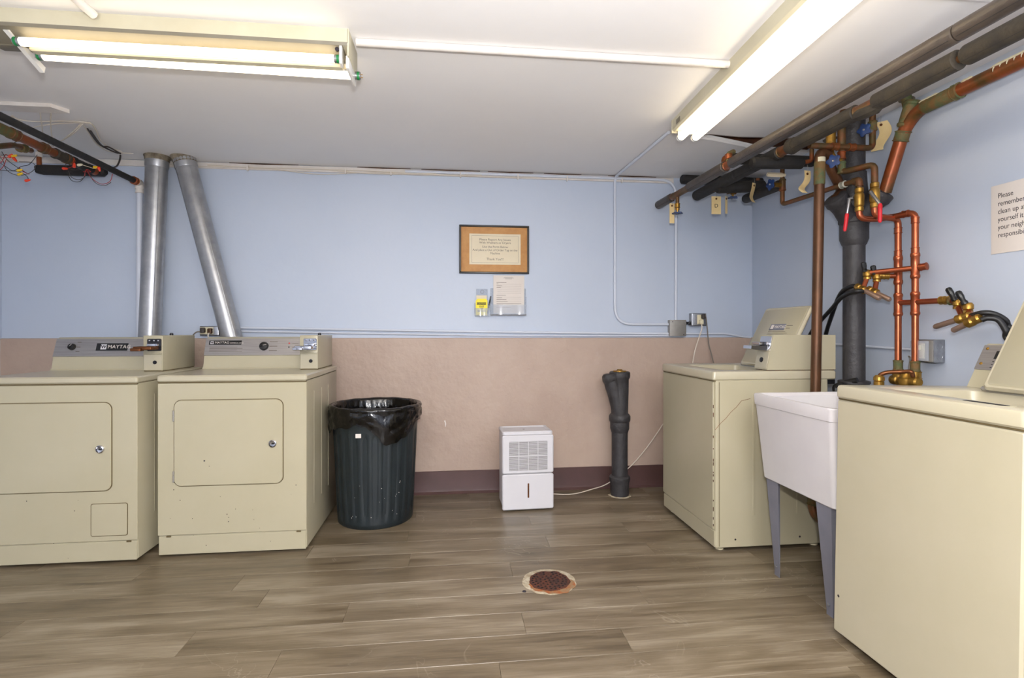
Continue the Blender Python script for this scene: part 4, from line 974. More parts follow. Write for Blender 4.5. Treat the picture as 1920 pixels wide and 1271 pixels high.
# hoses
def hose(pts, label):
    bm = BM(); tube(bm, smooth_path(pts, 8), .0105, 12); return solo('fill_hose', bm, 'tube_black', label, 'hose', 'black rubber washer fill hoses', 60)
hose([b1+Vector((0,.03,.005)), at(1600,536,X=ub-.06), at(1583,543,X=1.98), at(1572,558,X=2.0), at(1560,590,X=2.04), at(1549,625,X=2.08), at(1545,660,X=2.09)], 'black fill hose to the far washer, the steeper one of the two')
hose([b2+Vector((0,.03,.0)), at(1606,546,X=1.945), at(1580,556,X=1.96), at(1560,578,X=1.98), at(1540,600,X=2.0), at(1520,625,X=2.03), at(1506,660,X=2.06)], 'black fill hose to the far washer, passing behind the brown drain pipe')
hose([b3+Vector((-.0,-.035,.008)), at(1840,587,X=2.05), at(1862,588,X=2.07), at(1885,600,X=2.10), at(1900,620,X=2.12), Vector((2.14,1.62,1.0))], 'upper black fill hose arching down behind the near washer lid')
hose([b4+Vector((-.0,-.035,.004)), at(1852,596,X=2.05), at(1872,600,X=2.07), at(1886,620,X=2.08), at(1895,642,X=2.09), Vector((2.10,1.60,.95))], 'lower black fill hose arching down behind the near washer lid')
bm = BM(); tube(bm, smooth_path([Vector((2.02,2.43,.87)), at(1574,722,X=1.98), at(1568,736,X=1.97), Vector((1.96,2.42,.62)), Vector((1.98,2.45,.3))], 6), .016, 12)
solo('drain_hose', bm, 'tube_black', 'thick black drain hose beside the base of the dark stack', 'hose', angle=60)

# ------------------------------------------------------------------ paper tags
def paper_tag(c, w, h, ry, label, letters=None, curl=0):
    """manila tag hanging from its top; c = top centre"""
    M = Matrix.Translation(c) @ Matrix.Rotation(ry, 4, 'Z'); t = thing('paper_tag', c, ry, label, 'tag', 'manila tags hanging on the pipes')
    bm = BM(); n = 10; pr = []
    for k in range(n+1):
        f_ = k/n; pr.append((curl*.02*math.sin(f_*PI*1.15), -h*f_, curl*.018*math.sin(f_*PI*1.6)))
    loft(bm, [[(x-w/2,y_,z), (x+w/2,y_,z), (x+w/2,y_+.0008,z), (x-w/2,y_+.0008,z)] for y_, z, x in pr]); p = part('card', bm, 'tag_paper', t, angle=70)
    bm = BM(); lathe(bm, [(.0065,-.0012), (.0065,.0012), (.003,.0014)], (0,0,0), 12, M=T(0,0,-.016) @ RX); part('eyelet', bm, 'bronze', t)
    bm = BM(); tube(bm, [(0,0,-.016), (0,-.004,.0), (0,0,.03)], .0008, 5); part('wire', bm, 'sheet_grey', t)
    if letters: text('lettering', letters, .034, 'ink', p, T(0,-.001,-.062) @ Matrix.Rotation(PI/2, 4, 'X'), 'CENTER')
    return t
c = te+Vector((-.028,.02,-.055)); paper_tag(c, .034, .13, .1, 'manila tag beside the lone blue handwheel at the far left pipe end')
c = at(1343,368,Y=3.22); paper_tag(c, .064, .115, .0, 'wide manila tag marked with a letter, second from the left', 'D')
c = at(1362,368,Y=3.22); paper_tag(c, .024, .112, .5, 'narrow edge-on manila tag right of the wide lettered tag')
c = at(1414,343,Y=3.07); paper_tag(c, .036, .125, .5, 'curled manila tag at the elbow left of the copper tee', curl=1.2)
c = at(1514,320,Y=2.50); paper_tag(c, .040, .12, .2, 'strongly curled manila tag left of the brown drain pipe', curl=2.0)
c = at(1652,228,X=2.155); paper_tag(c, .052, .145, -.9, 'large manila tag by the right wall, highest of the tags', curl=.9)

# ================================================================== LEFT PIPES AND WIRES
lp_ = thing('drain_line', (-1.985, 3.60, 1.0), 0, 'dark iron pipe slanting along the ceiling to a white downpipe behind the dryers', 'pipe')
pe = at(262,343,Y=3.60); zz = 2.063
pipe(lp_, [Vector((-1.955, .6, zz)), Vector((pe.x, 3.575, zz))], .018, 'insulation_black', label='long black painted run')
elbow(lp_, (pe.x,3.60,zz), (pe.x,3.0,zz), (pe.x,3.60,1), .024, .04, 'white_paint')
pipe(lp_, [Vector((pe.x,3.60,zz-.03)), Vector((pe.x-.004,3.60,.02))], .0185, 'conduit_blue', label='wall-coloured vertical pipe')
collar(lp_, (pe.x,3.60,zz-.05), (0,0,1), .023, .03, 'white_paint', 'coupling'); collar(lp_, (pe.x,3.545,zz), (0,1,0), .0225, .03, 'copper_rust', 'coupling')

q2 = thing('rusty_pipe', (-2.16, 2.6, 2.08), 0, 'rusty copper pipe with green fittings at the upper left corner', 'pipe')
a_, b_ = at(-60,212,X=-2.16), at(170,306,X=-2.14); zz2 = (at(40,256,X=-2.16).z)
P0, P1 = Vector((-2.16,1.9,zz2)), Vector((-2.14,3.42,zz2-.02)); d_ = (P1-P0).normalized()
pipe(q2, [P0, P1], .022, 'copper_rust', n=18)
for px, ln, mt in ((4,.12,'verdigris'), (24,.05,'copper_old'), (80,.03,'copper_old'), (112,.10,'insulation_dark'), (122,.03,'copper_old'), (150,.16,'insulation_black')):
    pp = at(px, 260, X=-2.15); pp = P0+d_*((pp.y-P0.y)/d_.y); collar(q2, pp, d_, .026, ln, mt, 'coupling')
g0 = at(-10,275,X=-2.20); g1 = at(58,282,X=-2.25)
pipe(q2, [g0, at(25,272,X=-2.22), g1], .014, 'copper_old', bend=.02, label='tarnished side branch'); collar(q2, at(42,278,X=-2.24), g1-g0, .020, .05, 'verdigris')
bp_ = thing('insulated_elbow', at(73,318,Y=3.50), 0, 'black insulated pipe with bare copper elbow below the rusty pipe', 'pipe')
a = at(74,322-4,Y=3.5); pipe(bp_, [at(73,290,Y=3.5), a, a+Vector((.04,0,0))], .013, 'copper_rust', bend=.02)
bm = BM(); tube(bm, [a+Vector((-.01,0,.02)), a+Vector((0,0,.002)), a+Vector((.02,0,0)), a+Vector((.36,0,0)), a+Vector((.375,0,0))], [.018,.029,.031,.031,.020], 20); part('insulation_sleeve', bm, 'insulation_black', bp_, True)
collar(bp_, at(73,290,Y=3.5), (0,0,1), .017, .03, 'white_paint', 'coupling')

def wire(bm, pts, r=.0016): tube(bm, smooth_path(pts, 6), r, 6)
def wire_bundle(name, label, wires, nuts, cx, Y):
    t = thing(name, at(cx[0], cx[1], Y=Y), 0, label, 'wiring', 'loose wire bundles at the upper left')
    for pts, mt in wires:
        bm = BM(); wire(bm, [at(x, y, Y=Y+dy) for x, y, dy in pts]); part('wire', bm, mt, t, True, angle=60)
    for (x, y, ang, mt) in nuts:
        p = at(x, y, Y=Y-.01); d_ = Vector((math.cos(ang), 0, math.sin(ang)))
        bm = BM(); rod(bm, p-d_*.013, p+d_*.013, [(.0065,0), (.0080,.2), (.0065,.7), (.004,1)], 8); part('wire_nut', bm, mt, t, True)
wire_bundle('loose_wires', 'tangle of loose red and black wires with red and yellow nuts, farthest left', [
    ([(-8,290,0), (5,300,.02), (12,318,0), (30,328,0), (52,326,.03), (66,315,0), (60,305,0), (36,303,.01)], 'cord_dark'),
    ([(-8,300,0), (10,312,.02), (25,320,0), (40,312,0), (55,308,0), (70,290,0)], 'tube_black'),
    ([(-8,318,0), (12,320,0), (36,322,0), (50,330,0), (54,338,0)], 'tube_black'),
    ([(3,284,0), (14,300,0), (30,312,0), (46,322,0), (52,326,0)], 'tube_black'),
    ([(-8,288,0), (6,296,0), (18,294,0)], 'red_wire'), ([(-8,312,0), (4,302,0), (10,290,0), (20,294,0)], 'red_wire'),
    ([(-8,325,0), (6,312,0), (12,298,0)], 'red_wire'), ([(36,314,0), (44,322,0), (55,327,0)], 'red_wire'),
    ([(0,270,0), (16,272,0), (30,266,0), (36,262,0)], 'tube_black'),
    ], [(20,292,.8,'red_nut'), (27,292,.3,'yellow_nut'), (28,299,-.9,'red_nut'), (37,319,.3,'yellow_nut'), (38,326,.4,'yellow_nut'), (52,338,.3,'red_nut')], (25,300), 3.15)
wire_bundle('loose_wires', 'smaller knot of red-nutted wires hanging below the long black pipe', [
    ([(128,320,0), (134,332,0), (148,337,0), (160,330,0), (158,318,0)], 'cord_dark'), ([(126,322,0), (134,338,0), (150,340,0), (162,326,0)], 'tube_black'),
    ([(162,318,0), (172,334,0), (190,345,0), (206,340,0), (211,326,0)], 'red_wire'), ([(164,320,0), (178,342,0), (195,348,0), (208,342,0)], 'cord_dark'),
    ([(135,300,0), (140,310,0), (128,315,0)], 'red_wire'), ([(150,308,0), (164,312,0), (178,316,0), (184,312,0)], 'parchment'),
    ([(158,330,0), (162,318,0), (170,322,0), (156,322,0)], 'red_wire'), ([(125,302,0), (124,312,0), (136,318,0), (150,318,0)], 'cord_dark'),
    ], [(122,316,.0,'red_nut'), (136,300,1.2,'red_nut'), (139,310,1.5,'red_nut'), (186,317,-1.3,'red_nut'), (150,309,.2,'parchment'), (180,313,.2,'yellow_nut')], (150,318), 3.22)

# white batten on the ceiling at left
e_ = at(120,204,Z=ZC); bm = BM()
yb0, yb1 = at(100,213,Z=ZC-.02).y, at(100,194,Z=ZC).y
loft(bm, [[(x0_, yb0, z), (x1_, yb0, z), (x2_, (yb0+yb1)/2+.03, z), (x3_, yb1, z), (x0_, yb1, z)] for z, x0_, x1_, x2_, x3_ in ((ZC,XL,e_.x-.03,e_.x+.02,e_.x-.02), (ZC-.018,XL,e_.x-.03,e_.x+.02,e_.x-.02))])
solo('ceiling_batten', bm, 'white_paint', 'white wooden batten fixed to the ceiling at the upper left', 'board')
# white cables on the ceiling
def cable(name, pts, r, mt, label, cat='cable', group=None, k=8): 
    bm = BM(); tube(bm, smooth_path(pts, k), r, 8); return solo(name, bm, mt, label, cat, group, 60)
zc = ZC-.006
t = thing('cable_bundle', at(165,230,Z=zc), 0, 'bundle of thin white cables sagging across the ceiling at upper left', 'cable')
for pts in ([(20,218,0), (40,225,.0), (70,228,.0), (110,227,0), (150,228,0), (168,231,0)], [(60,236,.01), (85,231,.01), (120,231,0), (150,230,0), (170,230,0)], [(96,258,.05), (120,248,.04), (140,238,.03), (155,232,0)],
            [(90,253,.05), (110,250,.05), (135,238,.03), (152,232,0)], [(22,216,0), (45,226,.02), (62,238,.03)], [(74,204,0), (78,220,.03), (81,244,.05)], [(96,204,0), (95,225,.03), (100,255,.06)],
            [(155,232,0), (166,245,.01), (180,262,.02), (200,276,.02), (222,283,.01), (250,288,0)], [(158,230,0), (172,233,0), (180,244,0), (190,262,.01), (210,278,0), (228,284,.0)]):
    bm = BM(); tube(bm, smooth_path([at(x,y,Z=zc)-Vector((0,0,dz)) for x, y, dz in pts], 6), .0032, 7); part('cable', bm, 'cord_white', t, True)
for pts in ([(164,238,.01), (184,262,.02), (200,272,.02), (218,280,.02), (226,284,.01)], [(170,242,.01), (190,266,.02), (205,273,.01), (226,282,.02)]):
    bm = BM(); tube(bm, smooth_path([at(x,y,Z=zc)-Vector((0,0,dz)) for x, y, dz in pts], 6), .0045, 7); part('cable', bm, 'cord_dark', t, True)
bm = BM(); tube(bm, smooth_path([at(226,284,Y=3.55), at(225,298,Y=3.6), at(220,310,Y=3.62), at(214,314,Y=3.58)], 6), .005, 8); part('cable', bm, 'cord_dark', t, True)
# long cables clipped along the top of the back wall
t = thing('wall_cable', at(700,308,Y=3.64), 0, 'white cables clipped along the top of the back wall', 'cable')
for seed, pts in enumerate(([(-1.60,.028), (-1.2,.036), (-.9,.060), (-.6,.040), (-.2,.034), (.3,.040), (.6,.028)], [(-1.60,.022), (-1.3,.030), (-.95,.026), (-.5,.046), (-.1,.028), (.2,.03)], [(-1.93,.03), (-1.6,.034), (-1.1,.030), (-.6,.028), (-.1,.040), (.1,.034)])):
    bm = BM(); tube(bm, smooth_path([(x, YB-.019-.003*seed, ZC-z) for x, z in pts], 8), .003, 7); part('cable', bm, 'cord_white', t, True)
for x in (-1.35, -.72, -.42, .05, .45, .8, 1.2):
    bm = BM(); rbox(bm, x-.004, x+.004, YB-.03, YB-.01, ZC-.052, ZC-.018, .001); part('clip', bm, 'white_paint', t, True)

# ================================================================== CONDUITS
def conduit(pts, r, mt, label, bend=.06, straps=()):
    bm = BM(); pts = [Vector(p) for p in pts]; tube(bm, fillet(pts, bend, 8) if len(pts) > 2 else pts, r, 10)
    t = thing('conduit', pts[0], 0, label, 'conduit', 'surface conduits on wall and ceiling')
    part('tube', bm, mt, t, True, angle=60)
    for s_ in straps:
        bm = BM(); s_ = Vector(s_); rod(bm, s_-Vector((0,.0,.006)), s_+Vector((0,.0,.006)), [(r*1.35,0), (r*1.35,1)], 8); part('strap', bm, mt, t, True)
    return t
yc = YB-.012
X1 = at(1153,450,Y=yc).x; X2 = at(1267,450,Y=yc).x; zb = at(1240,608,Y=yc).z
jb0, jb1 = at(1256,600,Y=YB-.04), at(1286,630,Y=YB-.04)
c1 = at(1254,248,Z=ZC-.012); c2 = at(1158,324,Z=ZC-.012); c2.x = X1; c2.y = YB-.012
conduit([c1, c2, Vector((X1,yc,ZC-.10)), Vector((X1,yc,zb)), Vector((jb0.x,yc,zb))], .0095, 'conduit_blue', 'wall-coloured conduit dropping from the right light and curving to the grey box', .13)
conduit([Vector((at(760,332,Y=yc).x,yc-.008,ZC-.022)), Vector((X2,yc-.008,ZC-.022)), Vector((X2,yc,jb0.z-.01))], .0095, 'conduit_blue', 'wall-coloured conduit falling straight down to the grey junction box', .12)
zl1, zl2 = 1.135, 1.102
conduit([Vector((at(405,615,Y=yc).x,yc,1.142)), Vector((.3,yc,1.112)), Vector((jb0.x,yc,1.098))], .0085, 'conduit_blue', 'lower wall-coloured conduit just above the pink wall', .02)
conduit([Vector((at(405,615,Y=yc).x,yc,1.118)), Vector((.3,yc,1.086)), Vector((jb0.x,yc,1.084))], .006, 'conduit_blue', 'thin lowest conduit resting on the edge of the pink wall', .02)
conduit([Vector((jb1.x,yc,1.098)), Vector((at(1360,626,Y=yc).x,yc,1.098)), Vector((XR-.08,yc,1.075)), Vector((XR-.02,yc,1.07))], .007, 'conduit_blue', 'short conduit running from the grey box into the right corner', .03)
r0 = at(1576,646,X=XR-.012); r1 = at(1722,656,X=XR-.012)
conduit([Vector((XR-.01,3.6,1.06)), r0, r1], .007, 'conduit_blue', 'conduit along the right wall behind the copper risers', .02)
conduit([at(668,79,Z=ZC-.014), at(1372,121,Z=ZC-.016)], .0148, 'white_paint', 'white conduit on the ceiling joining the two lights', 0, ())
conduit([at(128,-14,Z=ZC-.014), at(176,28,Z=ZC-.03)], .0148, 'white_paint', 'short white conduit entering the left light from above', 0)

# ------------------------------------------------------------------ boxes, outlets
t = thing('junction_box', (jb0.x, YB, jb1.z), 0, 'blank grey metal junction box on the back wall', 'junction box')
bm = BM(); rbox(bm, jb0.x, jb1.x, YB-.042, YB, jb1.z, jb0.z, .002, .004); part('box', bm, 'sheet_grey', t, True)
bm = BM(); rbox(bm, jb0.x-.001, jb1.x+.001, YB-.0445, YB-.0425, jb1.z-.001, jb0.z+.001, .0006, .003); cv = part('cover', bm, 'sheet_grey', t, True)
for x, z in ((jb0.x+.018, jb0.z-.012), (jb1.x-.018, jb1.z+.010)):
    bm = BM(); lathe(bm, [(.0035,0), (.0035,.0016)], (0,0,0), 8, M=T(x,YB-.0445,z) @ RX); part('screw', bm, 'ink', cv, True)
o0, o1 = at(1297,587,Y=YB-.05), at(1325,611,Y=YB-.05)
def outlet_box(name, x0, x1, z0, z1, label, depth=.05):
    t = thing(name, (x0, YB, z0), 0, label, 'outlet', 'surface-mounted outlets')
    bm = BM(); rbox(bm, x0, x1, YB-depth, YB, z0, z1, .003, .006); b__ = part('box', bm, 'zinc', t, True)
    bm = BM(); rbox(bm, x0+.004, x1-.004, YB-depth-.004, YB-depth, z0+.004, z1-.004, .0015, .005); cv = part('cover', bm, 'zinc', t, True)
    return t, cv
t, cv = outlet_box('outlet', o0.x, o1.x, o1.z, o0.z, 'galvanised outlet beside the grey junction box, with two plugs')
oxm = (o0.x+o1.x)/2; ozm = (o0.z+o1.z)/2
bm = BM(); rbox(bm, oxm-.018, oxm+.03, YB-.058, YB-.053, o1.z+.012, o0.z-.012, .001, .004); part('receptacle', bm, 'ivory_plastic', cv, True)
bm = BM(); rod(bm, (o0.x+.002,YB-.02,o1.z+.02), (jb1.x-.002,YB-.02,o1.z+.02), [(.010,0), (.012,.2), (.008,.4), (.011,.6), (.011,1)], 10); part('nipple', bm, 'dark_steel', t, True)
def plug(c, mt, wpts, wmt, label, plabel='power_plug'):
    t = thing('plug', c, 0, label, 'plug', 'plugs in the wall outlets')
    bm = BM(); rbox(bm, c.x-.014, c.x+.014, c.y-.03, c.y, c.z-.018, c.z+.016, .005, .008, n=4); part('body', bm, mt, t, True)
    bm = BM(); tube(bm, smooth_path([c+Vector((0,-.015,-.01))]+wpts, 7), .0042, 8); part('cord', bm, wmt, t, True)
yo = YB-.058
plug(Vector((oxm+.004,yo,ozm-.018)), 'ivory_plastic', [at(1316,616,Y=3.58), at(1310,635,Y=3.60), at(1302,662,Y=3.61), at(1296,700,Y=3.61)], 'cord_white', 'cream plug with pale cord dangling from the outlet by the junction box')
plug(Vector((oxm+.022,yo,ozm+.022)), 'cord_dark', [at(1323,592,Y=3.58), at(1326,615,Y=3.60), at(1329,645,Y=3.61), at(1335,668,Y=3.61), at(1342,700,Y=3.61)], 'cord_grey', 'brown plug with grey cord in the outlet by the junction box')
l0, l1_ = at(374,611,Y=YB-.05), at(410,629,Y=YB-.05)
t, cv = outlet_box('outlet', l0.x, l1_.x, l1_.z, l0.z, 'cream-faced outlet on the back wall between the two dryers')
bm = BM(); rbox(bm, l0.x+.006, l1_.x-.03, YB-.058, YB-.053, l1_.z+.008, l0.z-.008, .001, .004); part('receptacle', bm, 'ivory_plastic', cv, True)
lx, lz = l0.x+.030, (l0.z+l1_.z)/2
bm = BM(); rod(bm, (l1_.x-.002,YB-.014,lz), (l1_.x+.05,YB-.014,lz), [(.010,0), (.012,.2), (.009,.5), (.009,1)], 10); part('nipple', bm, 'sheet_grey', t, True)
plug(Vector((lx,yo,lz+.004)), 'cord_dark', [Vector((lx-.03,3.57,lz-.01)), Vector((lx-.06,3.575,lz-.05)), Vector((lx-.065,3.58,lz-.12)), Vector((lx-.06,3.6,lz-.3))], 'cord_grey', 'left brown plug in the outlet between the dryers')
plug(Vector((lx+.045,yo,lz)), 'copper_drain', [Vector((lx+.045,3.565,lz-.03)), Vector((lx+.05,3.575,lz-.08)), Vector((lx+.06,3.6,lz-.3))], 'cord_white', 'right tan plug in the outlet between the dryers')
# outlet on the right wall
w0 = at(1752,640,X=XR-.055); ya_, yb_ = 2.130, 2.235; za, zb_ = .975, 1.080
t = thing('outlet', (XR, (ya_+yb_)/2, za), 0, 'zinc outlet box with clear cover on the right wall beside the copper risers', 'outlet', 'surface-mounted outlets')
bm = BM(); rbox(bm, XR-.055, XR, ya_, yb_, za, zb_, .003, .005); bxx = part('box', bm, 'zinc', t, True)
for (x, z) in ((XR-.028, za+.030), (XR-.028, zb_-.030)):
    bm = BM(); lathe(bm, [(.017,0), (.017,.0012), (.014,.0012), (.013,.0004)], (0,0,0), 20, M=T(x, ya_, z) @ RX); part('knockout', bm, 'zinc', bxx, True)
bm = BM(); rbox(bm, XR-.060, XR-.055, ya_+.004, yb_-.004, za+.004, zb_-.004, .001, .004); part('cover', bm, 'sheet_grey', t, True)
bm = BM(); rbox(bm, XR-.068, XR-.060, ya_+.040, yb_-.022, za+.018, zb_-.018, .001, .004); rc = part('receptacle', bm, 'ivory_plastic', t, True)
bm = BM(); rbox(bm, XR-.076, XR-.068, ya_+.050, yb_-.036, za+.056, zb_-.026, .001, .003); part('outlet_face', bm, 'ivory_plastic', rc, True)
bm = BM(); rbox(bm, XR-.082, XR-.069, ya_+.010, yb_-.006, za+.008, zb_-.006, .002, .005); part('clear_cover', bm, 'acrylic', t, True)
cable('power_cord', [Vector((XR-.06,2.26,1.0)), at(1707,672,X=2.15), at(1705,690,X=2.15), Vector((2.15,2.27,.85)), Vector((2.15,2.27,.6))], .004, 'cord_grey', 'grey cord dropping from the right wall outlet behind a copper riser', 'cord')

# ================================================================== SIGN, FORMS, PAPER
y_ = YB-.002; s0, s1 = at(861,421,Y=YB-.01), at(992,513.5,Y=YB-.01); sx0, sx1, sz0, sz1 = s0.x, s1.x, s1.z-.002, s0.z
t = thing('framed_notice', ((sx0+sx1)/2, YB, sz0), 0, 'black-framed notice on cork-coloured backing on the back wall', 'sign')
fw = .013
for (a,b_,c_,d_) in ((sx0,sx1,sz1-fw,sz1), (sx0,sx1,sz0,sz0+fw), (sx0,sx0+fw,sz0+fw,sz1-fw), (sx1-fw,sx1,sz0+fw,sz1-fw)):
    bm = BM(); rbox(bm, a, b_, YB-.018, YB-.001, c_, d_, .0025); part('frame', bm, 'black_frame', t, True)
bm = BM(); rbox(bm, sx0+fw, sx1-fw, YB-.009, YB-.002, sz0+fw, sz1-fw, .0005); part('backing', bm, 'cork', t, True, label='tan cork-coloured backing')
nx0, nx1, nz0, nz1 = sx0+.070, sx1-.060, sz0+.064, sz1-.060
bm = BM(); rbox(bm, nx0, nx1, YB-.0105, YB-.009, nz0, nz1, .0003); pp = part('notice', bm, 'parchment', t, True)
bm = BM()
for (a,b_,c_,d_) in ((nx0+.016,nx1-.016,nz1-.014,nz1-.0128), (nx0+.016,nx1-.016,nz0+.0128,nz0+.014), (nx0+.016,nx0+.0172,nz0+.014,nz1-.014), (nx1-.0172,nx1-.016,nz0+.014,nz1-.014)): rbox(bm, a, b_, YB-.0109, YB-.0104, c_, d_, .0001)
part('border', bm, 'ink_soft', pp, True)
MW = Matrix.Rotation(PI/2, 4, 'X')
hN = nz1-nz0; cxn = (nx0+nx1)/2
for s_, f_, sz in (('Please Report Any Issues', .81, .0215), ('With Washers or Dryers', .71, .0215), ('Use the Form Below', .575, .0215), ('And place a Out of Order Tag on the', .47, .0205), ('Machine', .365, .0205), ('Thank You!!!', .175, .0225)):
    text('lettering', s_, sz, 'ink_soft', pp, T(cxn, YB-.0109, nz0+hN*f_) @ MW, 'CENTER', world=True, ext=.0002)
# repair form and holder
f0, f1 = at(925,516,Y=YB-.006), at(983,588,Y=YB-.006)
t = thing('repair_form', ((f0.x+f1.x)/2, YB-.01, f1.z), 0, 'white printed form standing in the wide clear holder', 'paper')
bm = BM(); rbox(bm, f0.x, f1.x, YB-.0075, YB-.0055, f1.z, f0.z, .0003); pf = part('sheet', bm, 'paper', t, True)
wF = f1.x-f0.x; hF = f0.z-f1.z
bm = BM()
for q, (a,b_) in enumerate(((.35,.62),(.32,.66),(.38,.6))): rbox(bm, f0.x+wF*a, f0.x+wF*b_, YB-.0079, YB-.0074, f0.z-hF*(.045+.022*q)-.0016, f0.z-hF*(.045+.022*q), .0001)
for q, (fz, b_) in enumerate(((.18,.42),(.22,.16),(.27,.28),(.32,.24))): rbox(bm, f0.x+wF*.1, f0.x+wF*b_, YB-.0079, YB-.0074, f0.z-hF*fz-.0022, f0.z-hF*fz, .0001)
for fz in (.22,.27,.32,.37,.415,.46,.56,.61,.67): rbox(bm, f0.x+wF*.12, f0.x+wF*.9, YB-.0079, YB-.0074, f0.z-hF*fz-.003, f0.z-hF*fz-.0024, .0001)
for fz, b_ in ((.52,.4),(.58,.28),(.63,.42),(.68,.46),(.73,.9),(.77,.3),(.83,.55)): rbox(bm, f0.x+wF*.1, f0.x+wF*b_, YB-.0079, YB-.0074, f0.z-hF*fz-.0022, f0.z-hF*fz, .0001)
part('print', bm, 'ink_soft', pf, True)
h0, h1 = at(920,556,Y=YB-.03), at(987,590,Y=YB-.03)
t = thing('form_holder', ((h0.x+h1.x)/2, YB, h1.z), 0, 'wide clear acrylic holder under the framed notice', 'holder', 'clear acrylic wall holders')
for nm, (a,b_,y0_,y1_,c_,d_) in (('back',(h0.x,h1.x,YB-.003,YB,h1.z,h0.z+.06)), ('side',(h0.x,h0.x+.004,YB-.03,YB-.003,h1.z,h0.z)), ('side',(h1.x-.004,h1.x,YB-.03,YB-.003,h1.z,h0.z)), ('front',(h0.x,h1.x,YB-.032,YB-.029,h1.z,h0.z-.055)), ('bottom',(h0.x,h1.x,YB-.032,YB-.002,h1.z-.004,h1.z))):
    bm = BM(); rbox(bm, a, b_, y0_, y1_, c_, d_, .001); part(nm, bm, 'acrylic', t, True)
bm = BM(); rbox(bm, h0.x, h1.x, YB-.034, YB-.031, h1.z-.005, h1.z+.001, .0008); part('front_lip', bm, 'grey_plastic', t, True)
k0_, k1__ = at(890,568,Y=YB-.03), at(918,592,Y=YB-.03)
t = thing('tag_holder', ((k0_.x+k1__.x)/2, YB, k1__.z), 0, 'small clear acrylic holder left of the form holder', 'holder', 'clear acrylic wall holders')
for nm, (a,b_,y0_,y1_,c_,d_) in (('back',(k0_.x+.012,k1__.x-.012,YB-.003,YB,k1__.z,k0_.z+.10)), ('side',(k0_.x,k0_.x+.003,YB-.03,YB-.003,k1__.z,k0_.z)), ('side',(k1__.x-.003,k1__.x,YB-.03,YB-.003,k1__.z,k0_.z)), ('front',(k0_.x,k1__.x,YB-.032,YB-.029,k1__.z,k0_.z-.035)), ('bottom',(k0_.x,k1__.x,YB-.032,YB-.002,k1__.z-.003,k1__.z))):
    bm = BM(); rbox(bm, a, b_, y0_, y1_, c_, d_, .001); part(nm, bm, 'acrylic', t, True)
ch = at(904,547,Y=YB-.004); n = 24
bm = BM(); tube(bm, [ch+Vector((.012*math.cos(2*PI*k/n), -.001, .012*math.sin(2*PI*k/n))) for k in range(n+1)], .0010, 6); part('hanger_ring', bm, 'cord_grey', t, True)
g0_, g1_ = at(892,560,Y=YB-.02), at(914,591,Y=YB-.02)
t = thing('warning_tag', ((g0_.x+g1_.x)/2, YB-.02, g1_.z), 0, 'yellow out of service tag in the small clear holder', 'tag')
bm = BM(); gc = (g0_.x+g1_.x)/2; ww = (g1_.x-g0_.x)/2
loft(bm, [[(gc-ww,yy,g1_.z), (gc+ww,yy,g1_.z), (gc+ww,yy,g0_.z-.012), (gc+ww*.7,yy,g0_.z), (gc-ww*.7,yy,g0_.z), (gc-ww,yy,g0_.z-.012)] for yy in (YB-.018, YB-.022)]); pt = part('card', bm, 'yellow_card', t, True)
bm = BM(); rbox(bm, gc-ww*.82, gc+ww*.75, YB-.0228, YB-.0218, g0_.z-.042, g0_.z-.026, .0002); bb = part('band', bm, 'ink', pt, True)
text('lettering', 'CAUTION', .0135, 'yellow_card', bb, T(gc, YB-.023, g0_.z-.034) @ MW, 'CENTER', world=True)
for s_, dz in (('OUT', .054), ('OF', .070), ('SERVICE', .086)): text('lettering', s_, .0165, 'ink', pt, T(gc, YB-.0224, g0_.z-dz) @ MW, 'CENTER', world=True, bold=.0004)
bm = BM(); rbox(bm, g0_.x+.004, g1_.x-.004, YB-.016, YB-.014, g1_.z, g0_.z+.024, .0005); solo('blank_tag', bm, 'parchment', 'cream tag standing behind the yellow tag', 'tag')
p0, p1 = at(913,590,Y=YB-.02), at(920.5,555,Y=YB-.02)
t = thing('pen', p0, 0, 'black pen standing in the small clear holder', 'pen')
bm = BM(); rod(bm, p0, p0.lerp(p1,.55), [(.002,0), (.0042,.15), (.0042,1)], 10); part('barrel', bm, 'leg_grey', t, True)
bm = BM(); rod(bm, p0.lerp(p1,.5), p1, [(.0052,0), (.0052,.9), (.003,1)], 10); part('cap', bm, 'black_plastic', t, True)
# paper notice on the right wall
yA, yB_ = 1.926, 1.705; zA, zB_ = 1.433, 1.711
t = thing('wall_notice', (XR, (yA+yB_)/2, zB_), 0, 'white paper notice taped on the right wall at the picture edge', 'sign')
bm = BM(); rbox(bm, XR-.003, XR-.0015, yB_, yA, zA, zB_, .0003); pp = part('sheet', bm, 'paper', t, True)
MR = Matrix.Rotation(-PI/2, 4, 'Z') @ Matrix.Rotation(PI/2, 4, 'X')
for k, s_ in enumerate(('Please', 'remember to', 'clean up after', 'yourself it is', 'your neighbors', 'responsibility')):
    text('lettering', s_, .0285, 'ink', pp, T(XR-.0031, 1.899, zB_-.046-.0318*k) @ MR, world=True, xs=.84, ext=.0002)

